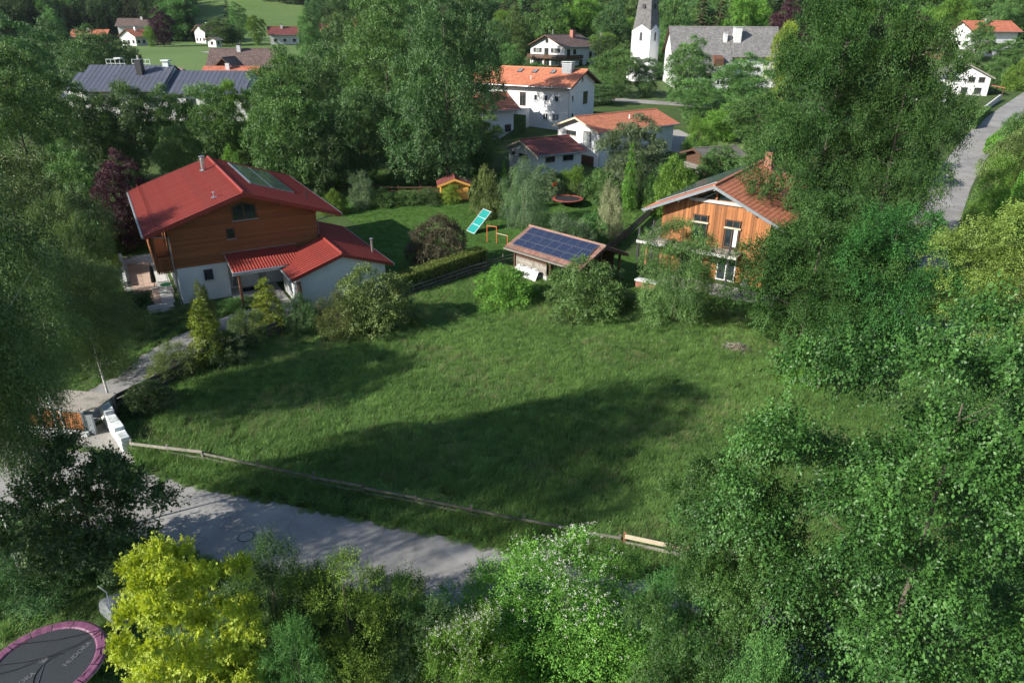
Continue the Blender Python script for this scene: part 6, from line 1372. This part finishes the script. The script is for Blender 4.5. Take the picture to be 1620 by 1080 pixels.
def field_noise(X, Y): return .5+.25*np.sin(X*.55+1.3*np.sin(Y*.31))+.25*np.sin(Y*.8+X*.27+2*np.sin(X*.2))
def grow(name, polys, dens, src, smin, smax, seed, thr=-1, aniso=0, keep=None):
    Xs, Ys = [], []
    for i, p in enumerate(polys): X, Y, rg = pts_in(p, dens, seed+i); Xs.append(X); Ys.append(Y)
    X, Y = np.concatenate(Xs), np.concatenate(Ys); rg = np.random.default_rng(seed+50); f = field_noise(X, Y)+rg.normal(size=len(X))*.12
    if thr > 0: k = f > thr; X, Y, f = X[k], Y[k], f[k]
    if keep is not None: k = keep(X, Y); X, Y, f = X[k], Y[k], f[k]
    n = len(X); rot = np.stack([rg.normal(size=n)*.12, rg.normal(size=n)*.12, rg.uniform(0, 6.28, n)], 1); s = smin+(smax-smin)*np.clip(f, 0, 1)*rg.uniform(.75, 1.2, n); scl = np.stack([rg.uniform(.85, 1.2, n), rg.uniform(.85, 1.2, n), s], 1)
    return scatter(name, np.stack([X, Y, T(X, Y)], 1), rot, scl, src)
grow('meadow_grass', [MEADOW], 14, tm_, .55, 1.35, 10)
grow('tall_meadow_grass', [MEADOW], 5, tm2, .5, 1.2, 11, thr=.55)
grow('verge_grass', [VERGE], 24, tm2, .6, 1.15, 12)
grow('fence_grass', [[(-19.2,30.2),(-19.3,29.5),(-15.2,28.6),(-9.4,26.7),(-4.2,25.2),(.5,23.7),(6,22.2),(6,22.9),(.5,24.4),(-4.2,26.0),(-9.4,27.5),(-15.2,29.4)]], 26, tm2, .9, 1.5, 15)
grow('mown_grass', LAWNS, 12, tl_, .8, 1.2, 13)
REST = [[(-34,33),(-25.6,34.5),(-24.2,41.4),(-23.2,45),(-21,48.4),(-26,49.5),(-33,46),(-40,50),(-48,44),(-48,34)], [(-24,84),(-15,80.3),(-8,82.6),(-2,81),(3,84),(12,83),(22,90),(20,96),(-30,96)], [(3,60.5),(10,66),(13,74),(16,84),(12,83),(8,72),(0,62)], [(-34,6),(-34,25),(-22,24.2),(-15,22.7),(-9.4,20.9),(-1.6,19),(8,16.1),(14,13.2),(14,4)], [(17,28),(26,28),(29,46),(24,52),(19.5,47),(18.3,38)]]
grow('rough_grass', REST, 6, tm2, .3, .9, 14)
weed = tuft('broad_weed', 4, 34, .20, .34, .028, M['weed'], 1.1); seed_ = tuft('seed_head_stalks', 5, 26, .30, .62, .0045, M['seed'], .35)
def patchy(X, Y, t, k=1.0): return (np.sin(X*.9*k+2*np.sin(Y*.5*k))+np.sin(Y*1.1*k+1.7*np.sin(X*.43*k))) > t
grow('meadow_weeds', [MEADOW], 3.0, weed, .4, 1.1, 21, keep=lambda X, Y: patchy(X, Y, .85))
grow('seed_heads', [MEADOW], 2.5, seed_, .7, 1.1, 22, keep=lambda X, Y: patchy(X+7, Y, .35, .6))
grow('verge_weeds', [VERGE], 3.0, weed, .5, 1.2, 23)
rg_ = np.random.default_rng(31); Ex, Ey = [], []
for A_ in (STREET[:11], STREET[12:]):
    for (x0, y0), (x1, y1) in zip(A_[:-1], A_[1:]):
        n = int(math.hypot(x1-x0, y1-y0)*9); t = rg_.uniform(0, 1, n); Ex.append(x0+(x1-x0)*t+rg_.normal(size=n)*.05); Ey.append(y0+(y1-y0)*t+rg_.normal(size=n)*.11+.04*np.sin((x0+(x1-x0)*t)*2.3))
Ex, Ey = np.concatenate(Ex), np.concatenate(Ey); n = len(Ex)
scatter('road_edge_grass', np.stack([Ex, Ey, 0*Ex+.005], 1), np.stack([0*Ex, 0*Ex, rg_.uniform(0, 6, n)], 1), np.stack([np.full(n, .6), np.full(n, .6), rg_.uniform(.25, .7, n)], 1), tm_)
# small flowers in the meadow
fl_o = bpy.data.objects.new('daisy', leaves('daisy', np.zeros((6, 3)), np.stack([np.cos(np.arange(6)*1.047), np.sin(np.arange(6)*1.047), np.full(6, .15)], 1), np.tile([0., 0, 1], (6, 1)), np.full(6, .026), .45, np.full(6, .5), LM['flower']))
X, Y, rg_ = pts_in([(9,44),(13,42),(19,46),(20,48),(11,51),(6,54)], 9, 77); X2, Y2, _ = pts_in(MEADOW, .3, 78); X, Y = np.concatenate([X, X2]), np.concatenate([Y, Y2]); n = len(X)
scatter('daisies', np.stack([X, Y, T(X, Y)+rg_.uniform(.10, .32, n)], 1), np.stack([rg_.normal(size=n)*.3, rg_.normal(size=n)*.3, 0*X], 1), np.ones((n, 3)), fl_o)
# ------------------------------------------------------------------ woods
def wood_src(key, mat):
    p = PROTO[key]; c = p['crown'].copy(); c.materials.clear(); c.materials.append(LM[mat]); return bpy.data.objects.new(key+'_source', c)
rgw = np.random.default_rng(5)
def wood_points(n, x0, x1, y0, y1, mind, ok):
    P = []; cell = {}
    for _ in range(n):
        x, y = rgw.uniform(x0, x1), rgw.uniform(y0, y1)
        if not ok(x, y): continue
        c = (int(x//mind), int(y//mind)); bad = False
        for i in (-1, 0, 1):
            for j in (-1, 0, 1):
                for q in cell.get((c[0]+i, c[1]+j), ()):
                    if (q[0]-x)**2+(q[1]-y)**2 < mind*mind: bad = True
        if not bad: cell.setdefault(c, []).append((x, y)); P.append((x, y))
    return np.array(P)
def wood_ok(x, y):
    if -.43 < x/y < -.245 and y < 540: return False
    if abs(x) > .80*y+25: return False
    if x < -52 and y < 335 and not (y > 326 and x > -160 and x < -140): 
        return y > 338 if x < -140 else y > 326
    if -200 < x < -55 and 412 < y < 535: return False
    if -52 <= x < 60: return y > 262
    if 60 <= x: return y > (262 if x < 170 else 275)
    return True
W_ = wood_points(14000, -420, 420, 255, 585, 5.6, wood_ok)
kind = rgw.random(len(W_)); nz = .5+.5*np.sin(W_[:, 0]*.05+2*np.sin(W_[:, 1]*.03)); con = kind < .35+.5*(nz > .5)
for nm, sel, key, mat, s0, s1 in (('spruce_wood', con & (kind > .2), 'conifer', 'conif', .75, 1.25), ('old_spruce_wood', con & (kind <= .2), 'conifer2', 'conif2', .7, 1.1), ('beech_wood', (~con) & (kind < .75), 'broad', 'mid', 1.1, 1.75), ('mixed_wood', (~con) & (kind >= .75), 'broad2', 'dark', 1.1, 1.7)):
    P = W_[sel]; n = len(P); s = rgw.uniform(s0, s1, n); scatter(nm, np.stack([P[:, 0], P[:, 1], T(P[:, 0], P[:, 1])-.5], 1), np.stack([0*s, 0*s, rgw.uniform(0, 6.28, n)], 1), np.stack([s*.9, s*.9, s], 1), wood_src(key, mat))
# single trees at the edge of the woods and between the houses
EDGE = [(-195,322,'far','left of the wide far farmhouse'),(-184,345,'far','behind the wide far farmhouse'),(-160,338,'far','behind the far orange roofed cottage'),(-146,330,'far','right behind the purple beech'),(-124,332,'far','behind the brown roofed cottage'),(-86,330,'far','behind the far orange house')]
for i, (x, y, q, where) in enumerate(EDGE): plant(('broad', 'conifer', 'broad2')[i % 3], ('mid', 'conif', 'dark')[i % 3], x, y, 14+i % 3*3, 4.5, ('tall green tree ', 'dark spruce ', 'dark broad tree ')[i % 3]+where, 'tree' if i % 3 != 1 else 'spruce')
FILL = [(x, y) for x, y in wood_points(1600, -62, 160, 100, 262, 8.5, lambda x, y: abs(x) < .76*y+6)]
BLOCK = [(12,124,24,24),(8,103,26,20),(8,225,26,30),(44,178,36,24),(30,153,34,14),(101,168,22,18),(88,158,14,12),(133,222,60,36),(24,115,12,22),(-14,206,16,8),(28,98,12,10),(80,125,44,44),(112,160,30,36),(-66,160,30,40),(-62,132,40,18),(-66,200,32,90),(38,116,20,18),(-3,118,14,14),(27,109,16,20), (60,100,24,30), (148,205,20,20),(37,138,14,26)]
SIGHT = [(10,217,22),(45,178,34),(32,186,10),(12,124,22),(-68,175,26),(101,166,18),(131,224,34),(150,240,26),(8,103,20)]
FILL = [p for p in FILL if not any(abs(p[0]-b[0]) < b[2]/2 and abs(p[1]-b[1]) < b[3]/2 for b in BLOCK) and not any(b[1]-70 < p[1] < b[1]+2 and abs(p[0]-b[0]*p[1]/b[1]) < b[2]/2+2 for b in SIGHT)]
MARKS = [(9,218,'the balcony chalet'),(45,178,'the church'),(12,124,'the long white house'),(14,104,'the orange roofed annex'),(-60,133,'the slate blue hall'),(-66,176,'the brown farmhouse'),(101,166,'the white bungalow'),(131,224,'the hillside orange roof'),(28,112,'the gravel yard'),(155,247,'the top right chalet'),(82,125,'the side road'),(-72,300,'the far orange house'),(-20,140,'the big centre trees')]
used = {}
ORD = ['', 'second ', 'third ', 'fourth ', 'fifth ', 'sixth ', 'seventh ', 'eighth ', 'ninth ', 'tenth ', 'eleventh ', 'twelfth ', 'thirteenth ']
FILL.sort(key=lambda p: min((p[0]-q[0])**2+(p[1]-q[1])**2 for q in MARKS))
for i, (x, y) in enumerate(FILL):
    tall = (x < 0 and y > 160) or y > 235; mt = ('mid', 'dark', 'light', 'dark', 'mid')[i % 5]
    q = min(MARKS, key=lambda q: (x-q[0])**2+(y-q[1])**2); dx, dy = x-q[0], y-q[1]
    side = ('behind' if dy > 0 else 'in front of') if abs(dy) > abs(dx) else ('right of' if dx > 0 else 'left of')
    nm = {'mid': 'green', 'dark': 'dark green', 'light': 'light green'}[mt]; k_ = (side, q[2], nm); c_ = used.get(k_, 0); used[k_] = c_+1
    plant(('broad', 'broad2')[i % 2], mt, float(x), float(y), random.uniform(5.5, 9) if not tall else random.uniform(9, 14), random.uniform(3.2, 4.8), ORD[min(c_, 12)]+'nearest '+nm+' filler tree '.replace('filler ', '')+side+' '+q[2], 'tree', 'trees covering the ground between the far houses')
for i, (x, y, h, r, w_) in enumerate(((12.5,14.3,4.6,2.6,'at the street under the big hornbeam, left one'),(15.8,13.6,4.4,2.8,'at the street under the big hornbeam, right one'),(18.5,17.5,3.0,2.2,'under the right edge hornbeam'),(9.5,10.2,3.5,2.0,'at the foot of the big hornbeam'),(6.0,13.6,3.8,2.0,'between the flowering shrub and the hornbeams'))):
    plant('nbush', 'dark', x, y, h, r, 'dark undergrowth shrub '+w_, 'shrub')
# left of the frame: the trees whose shade lies on the meadow and the street
for (x, y, h, r, lab) in ((-19.4, 21.2, 18.8, 4.4, 'tall birch whose white stem stands beside the dark maple at the street'), (-23.8, 15.9, 19.5, 4.8, 'tall birch beyond the near white stem, its shade crossing the meadow')):
    plant('birch', 'birch', x, y, h, r, lab, 'tree')
for i, (x, y, h, r, w_) in enumerate(((-24.4,47.6,.7,1.5,'at the white corner of the house'),(-26.3,45.8,.6,1.6,'left of the upper brick drive'),(-25.4,43.2,.6,1.3,'at the left curve of the brick drive'),(-21.2,49.6,.8,1.4,'under the lower window of the red roofed house'),(-19.6,50.6,.7,1.2,'beside the porch post'))):
    plant('bush2', 'mid', x, y, h, r, 'low ground cover shrub '+w_, 'shrub')

# ------------------------------------------------------------------ light summer haze in the valley
hz = bpy.data.materials.new('valley_air'); hz.use_nodes = True; t_ = hz.node_tree; t_.nodes.remove(t_.nodes['Principled BSDF'])
pv = t_.nodes.new('ShaderNodeVolumePrincipled'); pv.inputs['Color'].default_value = (.78, .86, 1, 1); pv.inputs['Density'].default_value = .00004; pv.inputs['Anisotropy'].default_value = .2
t_.links.new(pv.outputs[0], t_.nodes['Material Output'].inputs['Volume'])
hb = MB().box(-790, 790, -75, 760, -4, 130).build('haze', hz, None); tag(hb, kind='stuff')
